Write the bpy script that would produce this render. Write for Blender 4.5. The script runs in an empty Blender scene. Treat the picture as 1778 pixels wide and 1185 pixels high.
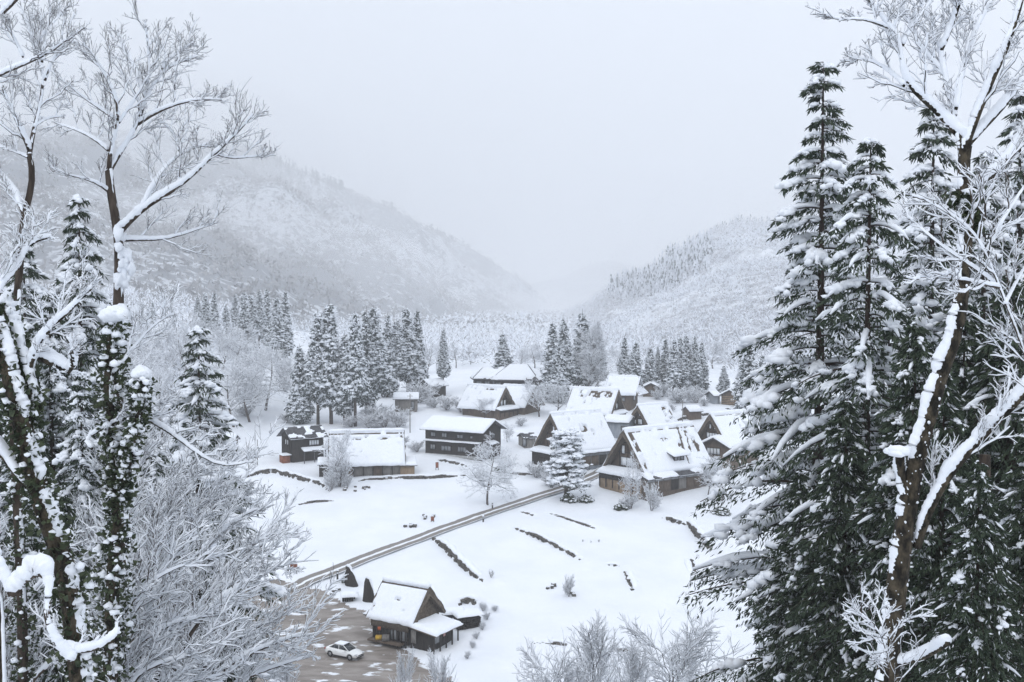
import bpy, math, random
import numpy as np
from mathutils import Vector, Matrix

# ------------------------------------------------------------------ camera, sky, sun, exposure
scene = bpy.context.scene
COL = scene.collection
R = math.radians
FPX, W0, H0, HORIZON = 1850.0, 1778.0, 1185.0, 530.0      # focal length and horizon in photo pixels
CAM_Z = 40.0
PITCH = math.atan((H0 / 2 - HORIZON) / FPX)

cam_d = bpy.data.cameras.new('camera')
cam_d.sensor_width = 36.0
cam_d.lens = FPX / W0 * 36.0
cam_d.clip_start = 0.2
cam_d.clip_end = 12000
cam = bpy.data.objects.new('camera', cam_d)
COL.objects.link(cam)
cam.location = (0, 0, CAM_Z)
cam.rotation_euler = (R(90) - PITCH, 0, 0)
scene.camera = cam

SUN_EL, SUN_AZ = R(52), R(200)                             # veiled sun high behind the camera
world = bpy.data.worlds.new('World')
scene.world = world
world.use_nodes = True
wn, wl = world.node_tree.nodes, world.node_tree.links
wn.clear()
w_out = wn.new('ShaderNodeOutputWorld')
w_bg = wn.new('ShaderNodeBackground')
w_sky = wn.new('ShaderNodeTexSky')
w_sky.sky_type = 'NISHITA'
w_sky.sun_disc = False
w_sky.sun_elevation = SUN_EL
w_sky.sun_rotation = SUN_AZ
w_sky.altitude = 400
w_mix = wn.new('ShaderNodeMix')
w_mix.data_type = 'RGBA'
w_mix.inputs['Factor'].default_value = 0.93                # closed cloud cover over the clear sky
wl.new(w_sky.outputs['Color'], w_mix.inputs['A'])
w_mix.inputs['B'].default_value = (7.6, 8.2, 9.2, 1)
wl.new(w_mix.outputs['Result'], w_bg.inputs['Color'])
w_bg.inputs['Strength'].default_value = 0.1
wl.new(w_bg.outputs['Background'], w_out.inputs['Surface'])

sun_d = bpy.data.lights.new('sun', 'SUN')
sun_d.energy = 0.5
sun_d.angle = R(30)
sun_d.color = (1.0, 0.97, 0.93)
sun = bpy.data.objects.new('sun', sun_d)
COL.objects.link(sun)
sun.rotation_euler = (R(90) - SUN_EL, 0, R(180) - SUN_AZ)

vs = scene.view_settings
vs.view_transform = 'Standard'
vs.look = 'None'
vs.exposure = 0.45
vs.gamma = 1.0
vs.use_curve_mapping = False
scene.render.engine = 'CYCLES'
cy = scene.cycles
cy.use_denoising = True
cy.max_bounces = 6
cy.diffuse_bounces = 4
cy.glossy_bounces = 2
cy.transmission_bounces = 2
cy.transparent_max_bounces = 8
cy.volume_bounces = 3
cy.use_light_tree = False
cy.adaptive_threshold = 0.02
cy.caustics_reflective = False
cy.caustics_refractive = False

random.seed(7)
rng = np.random.default_rng(11)

# ------------------------------------------------------------------ helpers: objects and meshes
def tag(o, label=None, cat=None, group=None, kind=None):
    if label: o['label'] = label
    if cat: o['category'] = cat
    if group: o['group'] = group
    if kind: o['kind'] = kind
    return o

def empty(name, loc=(0, 0, 0), rz=0.0, label=None, cat=None, group=None):
    o = bpy.data.objects.new(name, None)
    COL.objects.link(o)
    o.location = loc
    o.rotation_euler = (0, 0, rz)
    o.empty_display_size = 0.3
    return tag(o, label, cat, group)

def copy_tree(o, parent=None):
    c = o.copy()
    COL.objects.link(c)
    c.parent = parent
    for ch in o.children:
        copy_tree(ch, c)
    return c

class MB:
    """collects vertices, quads and triangles of one mesh"""
    def __init__(self):
        self.v, self.q, self.t, self.n = [], [], [], 0
        self.uv = None
    def add(self, v, q=None, t=None):
        v = np.asarray(v, float).reshape(-1, 3)
        if q is not None and len(q): self.q.append(np.asarray(q, int).reshape(-1, 4) + self.n)
        if t is not None and len(t): self.t.append(np.asarray(t, int).reshape(-1, 3) + self.n)
        self.v.append(v)
        self.n += len(v)
        return self
    def box(self, c, s, rz=0.0, m=None):
        x, y, z = s[0] / 2, s[1] / 2, s[2] / 2
        v = np.array([[-x, -y, -z], [x, -y, -z], [x, y, -z], [-x, y, -z], [-x, -y, z], [x, -y, z], [x, y, z], [-x, y, z]])
        if rz:
            ca, sa = math.cos(rz), math.sin(rz)
            v = v @ np.array([[ca, sa, 0], [-sa, ca, 0], [0, 0, 1]])
        v = v + np.asarray(c, float)
        return self.add(v, [[0, 3, 2, 1], [4, 5, 6, 7], [0, 1, 5, 4], [1, 2, 6, 5], [2, 3, 7, 6], [3, 0, 4, 7]])
    def bar(self, a, b, w, h=None):
        """box beam from a to b"""
        a, b = Vector(a), Vector(b)
        h = h or w
        d = (b - a)
        L = d.length
        d.normalize()
        side = d.cross(Vector((0, 0, 1)))
        if side.length < 1e-4: side = Vector((1, 0, 0))
        side.normalize()
        up = side.cross(d)
        vs_ = []
        for p in (a, b):
            for i, j in ((-1, -1), (1, -1), (1, 1), (-1, 1)):
                vs_.append(p + side * (w / 2 * i) + up * (h / 2 * j))
        return self.add([tuple(p) for p in vs_], [[0, 1, 2, 3], [7, 6, 5, 4], [0, 4, 5, 1], [1, 5, 6, 2], [2, 6, 7, 3], [3, 7, 4, 0]])
    def tube(self, pts, rad, sides=8, cap=True):
        P = np.asarray(pts, float)[None]
        Rr = np.broadcast_to(np.asarray(rad, float), (P.shape[1],))[None]
        tubes(self, P, Rr, sides)
        return self
    def arrays(self):
        v = np.concatenate(self.v) if self.v else np.zeros((0, 3))
        q = np.concatenate(self.q) if self.q else np.zeros((0, 4), int)
        t = np.concatenate(self.t) if self.t else np.zeros((0, 3), int)
        return v, q, t
    def mesh(self, name, mat, smooth=True):
        v, q, t = self.arrays()
        me = bpy.data.meshes.new(name)
        nl = q.size + t.size
        me.vertices.add(len(v))
        me.vertices.foreach_set('co', v.astype(np.float32).ravel())
        me.loops.add(nl)
        me.loops.foreach_set('vertex_index', np.concatenate([q.ravel(), t.ravel()]).astype(np.int32))
        me.polygons.add(len(q) + len(t))
        starts = np.concatenate([np.arange(len(q)) * 4, q.size + np.arange(len(t)) * 3]).astype(np.int32)
        me.polygons.foreach_set('loop_start', starts)
        if smooth:
            me.polygons.foreach_set('use_smooth', np.ones(len(q) + len(t), bool))
        me.update(calc_edges=True)
        for m in (mat if isinstance(mat, (list, tuple)) else [mat]):
            me.materials.append(m)
        return me
    def build(self, name, mat, parent=None, smooth=True):
        o = bpy.data.objects.new(name, self.mesh(name, mat, smooth))
        COL.objects.link(o)
        o.parent = parent
        return o

def frames(P):
    """tangent, side, up frames for polylines P[B,n,3]"""
    T_ = np.gradient(P, axis=1)
    T_ /= np.linalg.norm(T_, axis=2, keepdims=True) + 1e-9
    ref = np.zeros_like(T_)
    ref[..., 2] = 1
    vert = np.abs(T_[..., 2:3]) > 0.97
    ref = np.where(vert, np.array([0.0, 1.0, 0.0]), ref)
    S = np.cross(T_, ref)
    S /= np.linalg.norm(S, axis=2, keepdims=True) + 1e-9
    U = np.cross(S, T_)
    return T_, S, U

def tubes(mb, P, Rad, sides=5, sx=1.0, sz=1.0, caps=True, jit=0.0):
    """a batch of tubes P[B,n,3], radii Rad[B,n]; sx, sz stretch the section sideways and upwards"""
    B, n, _ = P.shape
    if B == 0: return
    T_, S, U = frames(P)
    a = np.arange(sides) / sides * 2 * math.pi + math.pi / 2
    ca, sa = np.cos(a), np.sin(a)
    rr4 = Rad[:, :, None, None] * (1 + jit * (rng.random((B, n, sides, 1)) - 0.5)) if jit else Rad[:, :, None, None]
    V = P[:, :, None, :] + (S[:, :, None, :] * (ca * sx)[None, None, :, None] + U[:, :, None, :] * (sa * sz)[None, None, :, None]) * rr4
    idx = np.arange(B * n * sides).reshape(B, n, sides)
    i0, i1 = idx[:, :-1, :], idx[:, 1:, :]
    q = np.stack([i0, np.roll(i0, -1, 2), np.roll(i1, -1, 2), i1], -1).reshape(-1, 4)
    t = None
    if caps:
        tt = []
        for e, rev in ((0, False), (n - 1, True)):
            for k in range(1, sides - 1):
                f = [idx[:, e, 0], idx[:, e, k], idx[:, e, k + 1]]
                if not rev: f = f[::-1]
                tt.append(np.stack(f, -1))
        t = np.concatenate(tt)
    mb.add(V.reshape(-1, 3), q, t)

_lat = np.random.default_rng(3).random((256, 256))
def vnoise(x, y):
    """smooth value noise in 0..1"""
    x, y = np.asarray(x, float), np.asarray(y, float)
    xi, yi = np.floor(x).astype(int), np.floor(y).astype(int)
    fx, fy = x - xi, y - yi
    fx, fy = fx * fx * (3 - 2 * fx), fy * fy * (3 - 2 * fy)
    g = lambda i, j: _lat[(xi + i) & 255, (yi + j) & 255]
    return (g(0, 0) * (1 - fx) + g(1, 0) * fx) * (1 - fy) + (g(0, 1) * (1 - fx) + g(1, 1) * fx) * fy
def fbm(x, y, o=4):
    s, a, f = 0.0, 0.5, 1.0
    for k in range(o):
        s = s + a * vnoise(x * f + 17.3 * k, y * f + 9.1 * k)
        a *= 0.5
        f *= 2.03
    return s / (1 - 0.5 ** o)
def sstep(x, a, b):
    t = np.clip((np.asarray(x, float) - a) / (b - a), 0, 1)
    return t * t * (3 - 2 * t)

# ------------------------------------------------------------------ procedural materials
def mat(name):
    m = bpy.data.materials.new(name)
    m.use_nodes = True
    nt = m.node_tree
    b = nt.nodes['Principled BSDF']
    return m, nt.nodes, nt.links, b

def noise_mat(name, c1, c2, scale=4.0, rough=0.8, detail=6.0, stretch=(1, 1, 1), bump=0.0, bump_scale=None, lo=0.35, hi=0.65, coord='Object', dist=0.05, spec=0.3):
    m, N, L, b = mat(name)
    tc = N.new('ShaderNodeTexCoord')
    mp = N.new('ShaderNodeMapping')
    mp.inputs['Scale'].default_value = stretch
    L.new(tc.outputs[coord], mp.inputs['Vector'])
    n = N.new('ShaderNodeTexNoise')
    n.inputs['Scale'].default_value = scale
    n.inputs['Detail'].default_value = detail
    L.new(mp.outputs['Vector'], n.inputs['Vector'])
    r = N.new('ShaderNodeValToRGB')
    r.color_ramp.elements[0].position = lo
    r.color_ramp.elements[0].color = (*c1, 1)
    r.color_ramp.elements[1].position = hi
    r.color_ramp.elements[1].color = (*c2, 1)
    L.new(n.outputs['Fac'], r.inputs['Fac'])
    L.new(r.outputs['Color'], b.inputs['Base Color'])
    b.inputs['Roughness'].default_value = rough
    b.inputs['Specular IOR Level'].default_value = spec
    if bump:
        n2 = N.new('ShaderNodeTexNoise')
        n2.inputs['Scale'].default_value = bump_scale or scale * 2
        n2.inputs['Detail'].default_value = 5
        L.new(mp.outputs['Vector'], n2.inputs['Vector'])
        bp = N.new('ShaderNodeBump')
        bp.inputs['Strength'].default_value = bump
        bp.inputs['Distance'].default_value = dist
        L.new(n2.outputs['Fac'], bp.inputs['Height'])
        L.new(bp.outputs['Normal'], b.inputs['Normal'])
    return m

M = {}
M['snow'] = noise_mat('snow', (0.82, 0.845, 0.885), (0.87, 0.89, 0.92), 3, 0.7, bump=0.25, bump_scale=9, dist=0.04, spec=0.2)
M['ground_snow'] = noise_mat('ground_snow', (0.79, 0.815, 0.85), (0.85, 0.868, 0.895), 0.15, 0.7, bump=0.7, bump_scale=0.7, dist=0.22, spec=0.2)
M['frost'] = noise_mat('frost', (0.78, 0.81, 0.86), (0.88, 0.90, 0.94), 2, 0.8, spec=0.2)
M['bark'] = noise_mat('bark', (0.030, 0.022, 0.017), (0.085, 0.065, 0.050), 9, 0.95, stretch=(1, 1, 0.25), bump=0.8, bump_scale=14)
M['mossy_bark'] = noise_mat('mossy_bark', (0.012, 0.010, 0.007), (0.085, 0.068, 0.045), 10, 0.95, detail=9, stretch=(1, 1, 0.55), bump=1.0, bump_scale=22, dist=0.05, lo=0.40, hi=0.66)
M['twig'] = noise_mat('twig', (0.06, 0.05, 0.045), (0.14, 0.12, 0.11), 6, 0.95)
M['needles'] = noise_mat('needles', (0.020, 0.034, 0.022), (0.060, 0.080, 0.048), 3, 0.85)
M['frosted_needles'] = noise_mat('frosted_needles', (0.030, 0.046, 0.042), (0.115, 0.135, 0.13), 2.2, 0.9)
M['dry_needles'] = noise_mat('dry_needles', (0.05, 0.045, 0.03), (0.11, 0.085, 0.05), 3, 0.85)
M['ivy'] = noise_mat('ivy', (0.020, 0.032, 0.016), (0.060, 0.075, 0.035), 5, 0.6)
M['thatch'] = noise_mat('thatch', (0.055, 0.042, 0.032), (0.17, 0.135, 0.10), 5, 0.95, stretch=(3, 1, 1), bump=0.9, bump_scale=14, dist=0.08)
M['dark_wood'] = noise_mat('dark_wood', (0.012, 0.010, 0.009), (0.045, 0.037, 0.031), 3, 0.85, stretch=(6, 6, 0.4), bump=0.5, bump_scale=5)
M['brown_wood'] = noise_mat('brown_wood', (0.065, 0.046, 0.033), (0.16, 0.12, 0.088), 3, 0.85, stretch=(6, 6, 0.4), bump=0.5, bump_scale=5)
M['grey_wood'] = noise_mat('grey_wood', (0.13, 0.12, 0.11), (0.26, 0.245, 0.225), 3, 0.85, stretch=(6, 6, 0.4), bump=0.5, bump_scale=5)
M['tan_board'] = noise_mat('tan_board', (0.22, 0.155, 0.10), (0.34, 0.25, 0.165), 2, 0.85, stretch=(5, 5, 0.5))
M['metal_wall'] = noise_mat('metal_wall', (0.20, 0.22, 0.25), (0.30, 0.32, 0.35), 2, 0.6, stretch=(1, 1, 0.3))
M['stone'] = noise_mat('stone', (0.040, 0.037, 0.034), (0.16, 0.145, 0.125), 2.5, 0.95, bump=0.8, bump_scale=6)
M['slate'] = noise_mat('slate', (0.045, 0.045, 0.05), (0.11, 0.11, 0.115), 2.5, 0.8, bump=0.4, bump_scale=5)
M['window_paper'] = noise_mat('window_paper', (0.70, 0.73, 0.76), (0.82, 0.84, 0.86), 1, 0.6)
M['window_glass'] = noise_mat('window_glass', (0.16, 0.17, 0.18), (0.30, 0.31, 0.32), 0.8, 0.12, spec=0.6)
M['rust_red'] = noise_mat('rust_red', (0.17, 0.06, 0.035), (0.30, 0.12, 0.07), 3, 0.8)
M['concrete'] = noise_mat('concrete', (0.30, 0.30, 0.30), (0.42, 0.42, 0.41), 2, 0.9)

# ------------------------------------------------------------------ the lie of the land
WALLS = []          # retaining walls: (world polyline, height) raise the ground behind them
STEP_MASK = [lambda x, y: 1.0]
FLATS = []          # sunken, trodden areas: function(x, y) -> depth
def land(x, y):
    x, y = np.asarray(x, float), np.asarray(y, float)
    z = np.interp(y, [0, 108, 122, 160, 200, 250, 290, 330, 500, 9000], [0, 0, 0.5, 4.51, 8.91, 14.4, 17.6, 19, 19, 19])
    z = z + 0.22 * np.clip(-52 - x, 0, 90) * sstep(y, 215, 280) * (1 - sstep(y, 420, 700))
    z = z + 0.5 * (fbm(x * 0.05, y * 0.05, 3) - 0.5) * sstep(y, 100, 140) * 1.2
    z = z + 0.16 * (fbm(x * 0.33 + 9, y * 0.33, 3) - 0.5) * sstep(y, 100, 130)
    yy = y - 0.2 * np.abs(x)
    h = np.interp(yy, [-400, 0, 3, 90, 400], [38.3, 38.3, 37.6, -4.0, -150]) + 1.2 * (fbm(x * 0.08 + 5, y * 0.08, 3) - 0.5)
    k = 1.5
    dlt = np.clip((h - z) / k, -30, 30)
    return z + k * np.log1p(np.exp(dlt)) * (dlt > -29)

def step_up(x, y):
    s = np.zeros_like(x)
    for pts, hgt in WALLS:
        best = np.full(x.shape, 1e9)
        sd = np.zeros_like(x)
        for (ax, ay), (bx, by) in zip(pts[:-1], pts[1:]):
            dx, dy = bx - ax, by - ay
            L = math.hypot(dx, dy)
            tt = ((x - ax) * dx + (y - ay) * dy) / (L * L)
            tc = np.clip(tt, 0, 1)
            d = np.hypot(x - ax - tc * dx, y - ay - tc * dy)
            nx, ny = -dy / L, dx / L
            if ny < 0: nx, ny = -nx, -ny                    # the far side of the wall is the high side
            sg = (x - ax) * nx + (y - ay) * ny
            m = d < best
            best = np.where(m, d, best)
            sd = np.where(m, sg, sd)
        s = np.maximum(s, np.where(sd > -0.15, hgt * np.exp(-best / 4.5), 0))
    return s * STEP_MASK[0](x, y)

def T(x, y):
    x, y = np.atleast_1d(np.asarray(x, float)), np.atleast_1d(np.asarray(y, float))
    z = land(x, y) + step_up(x, y)
    for f in FLATS: z = z - f(x, y)
    return z
def Tz(x, y): return float(T([x], [y])[0])

def ray(px, py):
    """world direction (per metre of depth y) through a photo pixel"""
    vx, vz = (px - W0 / 2) / FPX, -(py - H0 / 2) / FPX
    c, s = math.cos(PITCH), math.sin(PITCH)
    d = np.array([vx, c + vz * s, -s + vz * c])
    return d / d[1]
def at(px, py, D):
    """the point seen at a pixel, D metres ahead"""
    d = ray(px, py)
    return np.array([d[0] * D, D, CAM_Z + d[2] * D])
def G(px, py, y0=100.0):
    """the point of the ground seen at a pixel"""
    d = ray(px, py)
    ys = np.arange(y0, 900, 0.25)
    gap = CAM_Z + d[2] * ys - land(d[0] * ys, ys)
    i = int(np.argmax(gap < 0))
    return np.array([d[0] * ys[i], ys[i], float(land([d[0] * ys[i]], [ys[i]])[0])])

# ------------------------------------------------------------------ retaining walls, road and parking area shape the ground
WALL_PX = [   # photo polyline, height in metres, label
    ([(425, 829), (452, 822), (480, 822), (520, 833), (556, 842), (574, 853)], 0.9, 'dark stone retaining wall curving below the two-storey house with bare black roof'),
    ([(615, 839), (640, 834), (690, 832), (740, 831), (806, 826)], 0.6, 'long low snow-capped stone wall in front of the broad thatched barn'),
    ([(880, 824), (905, 825), (932, 826)], 0.5, 'short low stone wall between the round snowy tree and the snowy pine'),
    ([(762, 800), (790, 806), (822, 815)], 0.7, 'stone footing wall under the front of the long black two-storey house'),
    ([(899, 919), (930, 933), (960, 947), (1022, 982)], 0.65, 'long straight dark stone terrace wall in the middle of the snow field'),
    ([(1032, 986), (1060, 985), (1086, 987)], 0.55, 'short brown stone wall running level at the end of the straight terrace wall'),
    ([(1087, 991), (1094, 1008), (1102, 1026)], 0.55, 'short dark wall line turning down from the level brown wall'),
    ([(1194, 974), (1199, 988), (1204, 1004)], 0.5, 'short dark wall line by the tall cedar edge'),
    ([(910, 890), (932, 898)], 0.35, 'tiny dark stretch of wall beside the road below the snowy pine'),
    ([(942, 890), (965, 896), (990, 904), (1040, 920)], 0.3, 'thin nearly buried stone line above the straight terrace wall'),
    ([(757, 938), (778, 958), (800, 980), (822, 1000), (847, 1014)], 0.9, 'rubble wall slanting down the field behind the roadside thatched hut'),
    ([(1155, 901), (1172, 908), (1192, 912)], 0.6, 'ragged snow-dusted rubble bank below the large bare-patched thatched house'),
    ([(1195, 908), (1215, 935), (1243, 962)], 1.1, 'snow-dusted rubble slope slanting down beside the tall cedar'),
    ([(932, 1116), (958, 1120), (987, 1122)], 0.4, 'thin brown wall line low in the field near the frosted shrubs'),
    ([(1066, 1129), (1090, 1132), (1112, 1135)], 0.3, 'short wall line half hidden behind the frosted shrubs'),
    ([(1172, 731), (1205, 724), (1240, 719)], 0.6, 'snow-capped terrace wall above the thatched roofs on the far side'),
    ([(520, 876), (548, 872), (578, 870)], 0.35, 'thin dark stone line in the field under the curved wall'),
    ([(795, 1050), (812, 1046), (828, 1050)], 0.9, 'dark stone bank with snow cap behind the sheds of the roadside hut'),
]
WALL_WORLD = []
for pts, hgt, lab in WALL_PX:
    WALL_WORLD.append([tuple(G(*p)[:2]) for p in pts])

ROAD_PX = [(500, 1020), (560, 997), (640, 965), (760, 921), (860, 885), (930, 862), (975, 848), (1010, 834), (1040, 821), (1062, 806)]
ROAD = np.array([G(*p)[:2] for p in ROAD_PX])
def resample(P, n):
    P = np.asarray(P, float)
    d = np.concatenate([[0], np.cumsum(np.linalg.norm(np.diff(P, axis=0), axis=1))])
    s = np.linspace(0, d[-1], n)
    return np.stack([np.interp(s, d, P[:, k]) for k in range(P.shape[1])], 1)
def smooth_path(P, n, it=6):
    P = resample(P, n)
    for _ in range(it):
        P[1:-1] = (P[:-2] + 2 * P[1:-1] + P[2:]) / 4
    return P
ROAD_W = 3.1
road_c = smooth_path(ROAD, 160)
def path_dist(x, y, pts):
    best = np.full(np.shape(x), 1e9)
    for (ax, ay), (bx, by) in zip(pts[:-1], pts[1:]):
        dx, dy = bx - ax, by - ay
        tt = np.clip(((x - ax) * dx + (y - ay) * dy) / (dx * dx + dy * dy), 0, 1)
        best = np.minimum(best, np.hypot(x - ax - tt * dx, y - ay - tt * dy))
    return best
road_sparse = road_c[::8]
STEP_MASK[0] = lambda x, y: sstep(path_dist(x, y, road_sparse), 2.0, 4.5)
FLATS.append(lambda x, y: 0.26 * (1 - sstep(path_dist(x, y, road_sparse), ROAD_W / 2 + 0.6, ROAD_W / 2 + 1.7)))

LOT_PX = [(380, 1060), (440, 1005), (500, 1004), (545, 1018), (600, 1045), (640, 1066), (650, 1092), (690, 1122), (735, 1150), (790, 1185), (800, 1230), (600, 1260), (420, 1260)]
LOT = np.array([G(*p, 60.0)[:2] if p[1] < 1186 else (at(p[0], p[1], 40 / -ray(*p)[2])[:2]) for p in LOT_PX])
def in_poly(x, y, poly):
    ins = np.zeros(np.shape(x), bool)
    n = len(poly)
    for i in range(n):
        ax, ay = poly[i]
        bx, by = poly[(i + 1) % n]
        c = ((ay > y) != (by > y)) & (x < (bx - ax) * (y - ay) / (by - ay + 1e-12) + ax)
        ins ^= c
    return ins
def lot_sd(x, y):
    d = path_dist(x, y, np.vstack([LOT, LOT[:1]]))
    return np.where(in_poly(x, y, LOT), -d, d) + 1.6 * (fbm(x * 0.45, y * 0.45, 3) - 0.5)
FLATS.append(lambda x, y: 0.2 * (1 - sstep(lot_sd(x, y), 0.0, 0.9)))
# buried field edges: soft steps in the snow without visible stone
for pts, hgt in (([(926, 1076), (932, 1096), (937, 1114)], 0.3), ([(1106, 1036), (1118, 1062), (1132, 1092)], 0.35), ([(848, 1184), (866, 1156), (884, 1128)], 0.3), ([(1110, 1022), (1150, 1014), (1196, 1008)], 0.3), ([(640, 856), (666, 862), (694, 868)], 0.3), ([(870, 1014), (900, 1000), (890, 985)], 0.2)):
    WALLS.append(([tuple(G(*p)[:2]) for p in pts], hgt))
WALLS.extend([(p, w[1]) for p, w in zip(WALL_WORLD, WALL_PX)])

# ------------------------------------------------------------------ ground: one sheet to the foot of the mountains and beyond
def graded(a, b, fine, lo, hi, grow=1.16):
    c = list(np.arange(a, b + 1e-6, fine))
    s = fine
    while c[-1] < hi:
        s *= grow
        c.append(c[-1] + s)
    s = fine
    while c[0] > lo:
        s *= grow
        c.insert(0, c[0] - s)
    return np.array(c)
gx = graded(-72, 92, 0.8, -6500, 6500)
gy = graded(102, 275, 0.8, -90, 7600)
GX, GY = np.meshgrid(gx, gy)
GZ = T(GX.ravel(), GY.ravel()).reshape(GX.shape)
def grid_faces(nr, nc):
    i = np.arange(nr * nc).reshape(nr, nc)
    return np.stack([i[:-1, :-1], i[:-1, 1:], i[1:, 1:], i[1:, :-1]], -1).reshape(-1, 4)
mb = MB().add(np.stack([GX, GY, GZ], -1), grid_faces(*GX.shape))
tag(mb.build('ground', M['ground_snow']), kind='structure')

# road: snow pressed flat, two brown-grey wheel tracks
def road_material():
    m, N, L, b = mat('road_slush')
    uv = N.new('ShaderNodeUVMap')
    sep = N.new('ShaderNodeSeparateXYZ')
    L.new(uv.outputs['UV'], sep.inputs[0])
    tc = N.new('ShaderNodeTexCoord')
    nz = N.new('ShaderNodeTexNoise')
    nz.inputs['Scale'].default_value = 0.7
    nz.inputs['Detail'].default_value = 7
    L.new(tc.outputs['Object'], nz.inputs['Vector'])
    def mth(op, a, b_=None, c=None):
        n = N.new('ShaderNodeMath')
        n.operation = op
        for i, v in enumerate((a, b_, c)):
            if v is None: continue
            if isinstance(v, (int, float)): n.inputs[i].default_value = v
            else: L.new(v, n.inputs[i])
        return n.outputs[0]
    u = mth('ABSOLUTE', mth('SUBTRACT', sep.outputs[0], 0.5))       # 0 centre, 0.5 edge
    d = mth('ABSOLUTE', mth('SUBTRACT', u, 0.26))                    # distance from wheel track
    d2 = mth('ADD', d, mth('MULTIPLY', mth('SUBTRACT', nz.outputs['Fac'], 0.5), 0.14))
    mr = N.new('ShaderNodeMapRange')
    mr.inputs['From Min'].default_value = 0.145
    mr.inputs['From Max'].default_value = 0.20
    L.new(d2, mr.inputs['Value'])
    mix = N.new('ShaderNodeMix')
    mix.data_type = 'RGBA'
    mix.inputs['A'].default_value = (0.20, 0.18, 0.16, 1)
    mix.inputs['B'].default_value = (0.84, 0.86, 0.89, 1)
    L.new(mr.outputs['Result'], mix.inputs['Factor'])
    L.new(mix.outputs['Result'], b.inputs['Base Color'])
    b.inputs['Roughness'].default_value = 0.6
    return m
M['road'] = road_material()
def strip_sheet(center, width, nlat, lift, name, material):
    c = np.asarray(center)
    t = np.gradient(c, axis=0)
    t /= np.linalg.norm(t, axis=1, keepdims=True)
    nrm = np.stack([-t[:, 1], t[:, 0]], 1)
    lat = np.linspace(-width / 2, width / 2, nlat)
    P = c[:, None, :] + nrm[:, None, :] * lat[None, :, None]
    X, Y = P[..., 0], P[..., 1]
    Z = np.maximum(T(X.ravel(), Y.ravel()).reshape(X.shape), np.repeat(T(c[:, 0], c[:, 1])[:, None], nlat, 1)) + lift - 0.05 * np.exp(-((np.abs(lat) - 0.87) / 0.3) ** 2)[None]
    mbx = MB().add(np.stack([X, Y, Z], -1), grid_faces(len(c), nlat)[:, ::-1])
    o = mbx.build(name, material)
    uvl = o.data.uv_layers.new(name='UVMap')
    uu = np.tile((lat / width + 0.5), len(c))
    vv = np.repeat(np.arange(len(c)) / len(c), nlat)
    li = np.empty(len(o.data.loops), np.int32)
    o.data.loops.foreach_get('vertex_index', li)
    uvl.data.foreach_set('uv', np.stack([uu[li], vv[li]], 1).astype(np.float32).ravel())
    return o
tag(strip_sheet(road_c, ROAD_W, 13, 0.13, 'road', M['road']), kind='structure')

# parking area: wet gravel and slush with leftover snow
def lot_material():
    m, N, L, b = mat('parking_slush')
    tc = N.new('ShaderNodeTexCoord')
    def noise(scale, detail, stretch):
        mp = N.new('ShaderNodeMapping')
        mp.inputs['Scale'].default_value = stretch
        mp.inputs['Rotation'].default_value = (0, 0, R(28))
        L.new(tc.outputs['Object'], mp.inputs['Vector'])
        n = N.new('ShaderNodeTexNoise')
        n.inputs['Scale'].default_value = scale
        n.inputs['Detail'].default_value = detail
        L.new(mp.outputs['Vector'], n.inputs['Vector'])
        return n
    n1, n2, n3 = noise(0.6, 9, (0.6, 1.6, 1)), noise(0.55, 10, (0.7, 1.3, 1)), noise(6, 5, (1, 1, 1))
    r1 = N.new('ShaderNodeValToRGB')
    r1.color_ramp.elements[0].position, r1.color_ramp.elements[1].position = 0.35, 0.65
    r1.color_ramp.elements[0].color, r1.color_ramp.elements[1].color = (0.17, 0.142, 0.12, 1), (0.30, 0.265, 0.235, 1)
    L.new(n1.outputs['Fac'], r1.inputs['Fac'])
    r2 = N.new('ShaderNodeValToRGB')
    r2.color_ramp.elements[0].position, r2.color_ramp.elements[1].position = 0.57, 0.63
    L.new(n2.outputs['Fac'], r2.inputs['Fac'])
    mix = N.new('ShaderNodeMix')
    mix.data_type = 'RGBA'
    L.new(r2.outputs['Color'], mix.inputs['Factor'])
    L.new(r1.outputs['Color'], mix.inputs['A'])
    mix.inputs['B'].default_value = (0.80, 0.82, 0.85, 1)
    L.new(mix.outputs['Result'], b.inputs['Base Color'])
    b.inputs['Roughness'].default_value = 0.55
    bp = N.new('ShaderNodeBump')
    bp.inputs['Strength'].default_value = 0.6
    bp.inputs['Distance'].default_value = 0.05
    L.new(n3.outputs['Fac'], bp.inputs['Height'])
    L.new(bp.outputs['Normal'], b.inputs['Normal'])
    return m
M['lot'] = lot_material()
lx = np.arange(LOT[:, 0].min() - 2, LOT[:, 0].max() + 2, 0.35)
ly = np.arange(LOT[:, 1].min() - 2, LOT[:, 1].max() + 2, 0.35)
LX, LY = np.meshgrid(lx, ly)
keep = lot_sd(LX, LY) < 0.25
q = grid_faces(*LX.shape)
q = q[keep.ravel()[q].all(1)]
used, inv = np.unique(q, return_inverse=True)
lz = T(LX.ravel()[used], LY.ravel()[used]) + 0.035
tag(MB().add(np.stack([LX.ravel()[used], LY.ravel()[used], lz], 1), inv.reshape(-1, 4)).build('parking_area', M['lot']), kind='structure')

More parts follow.
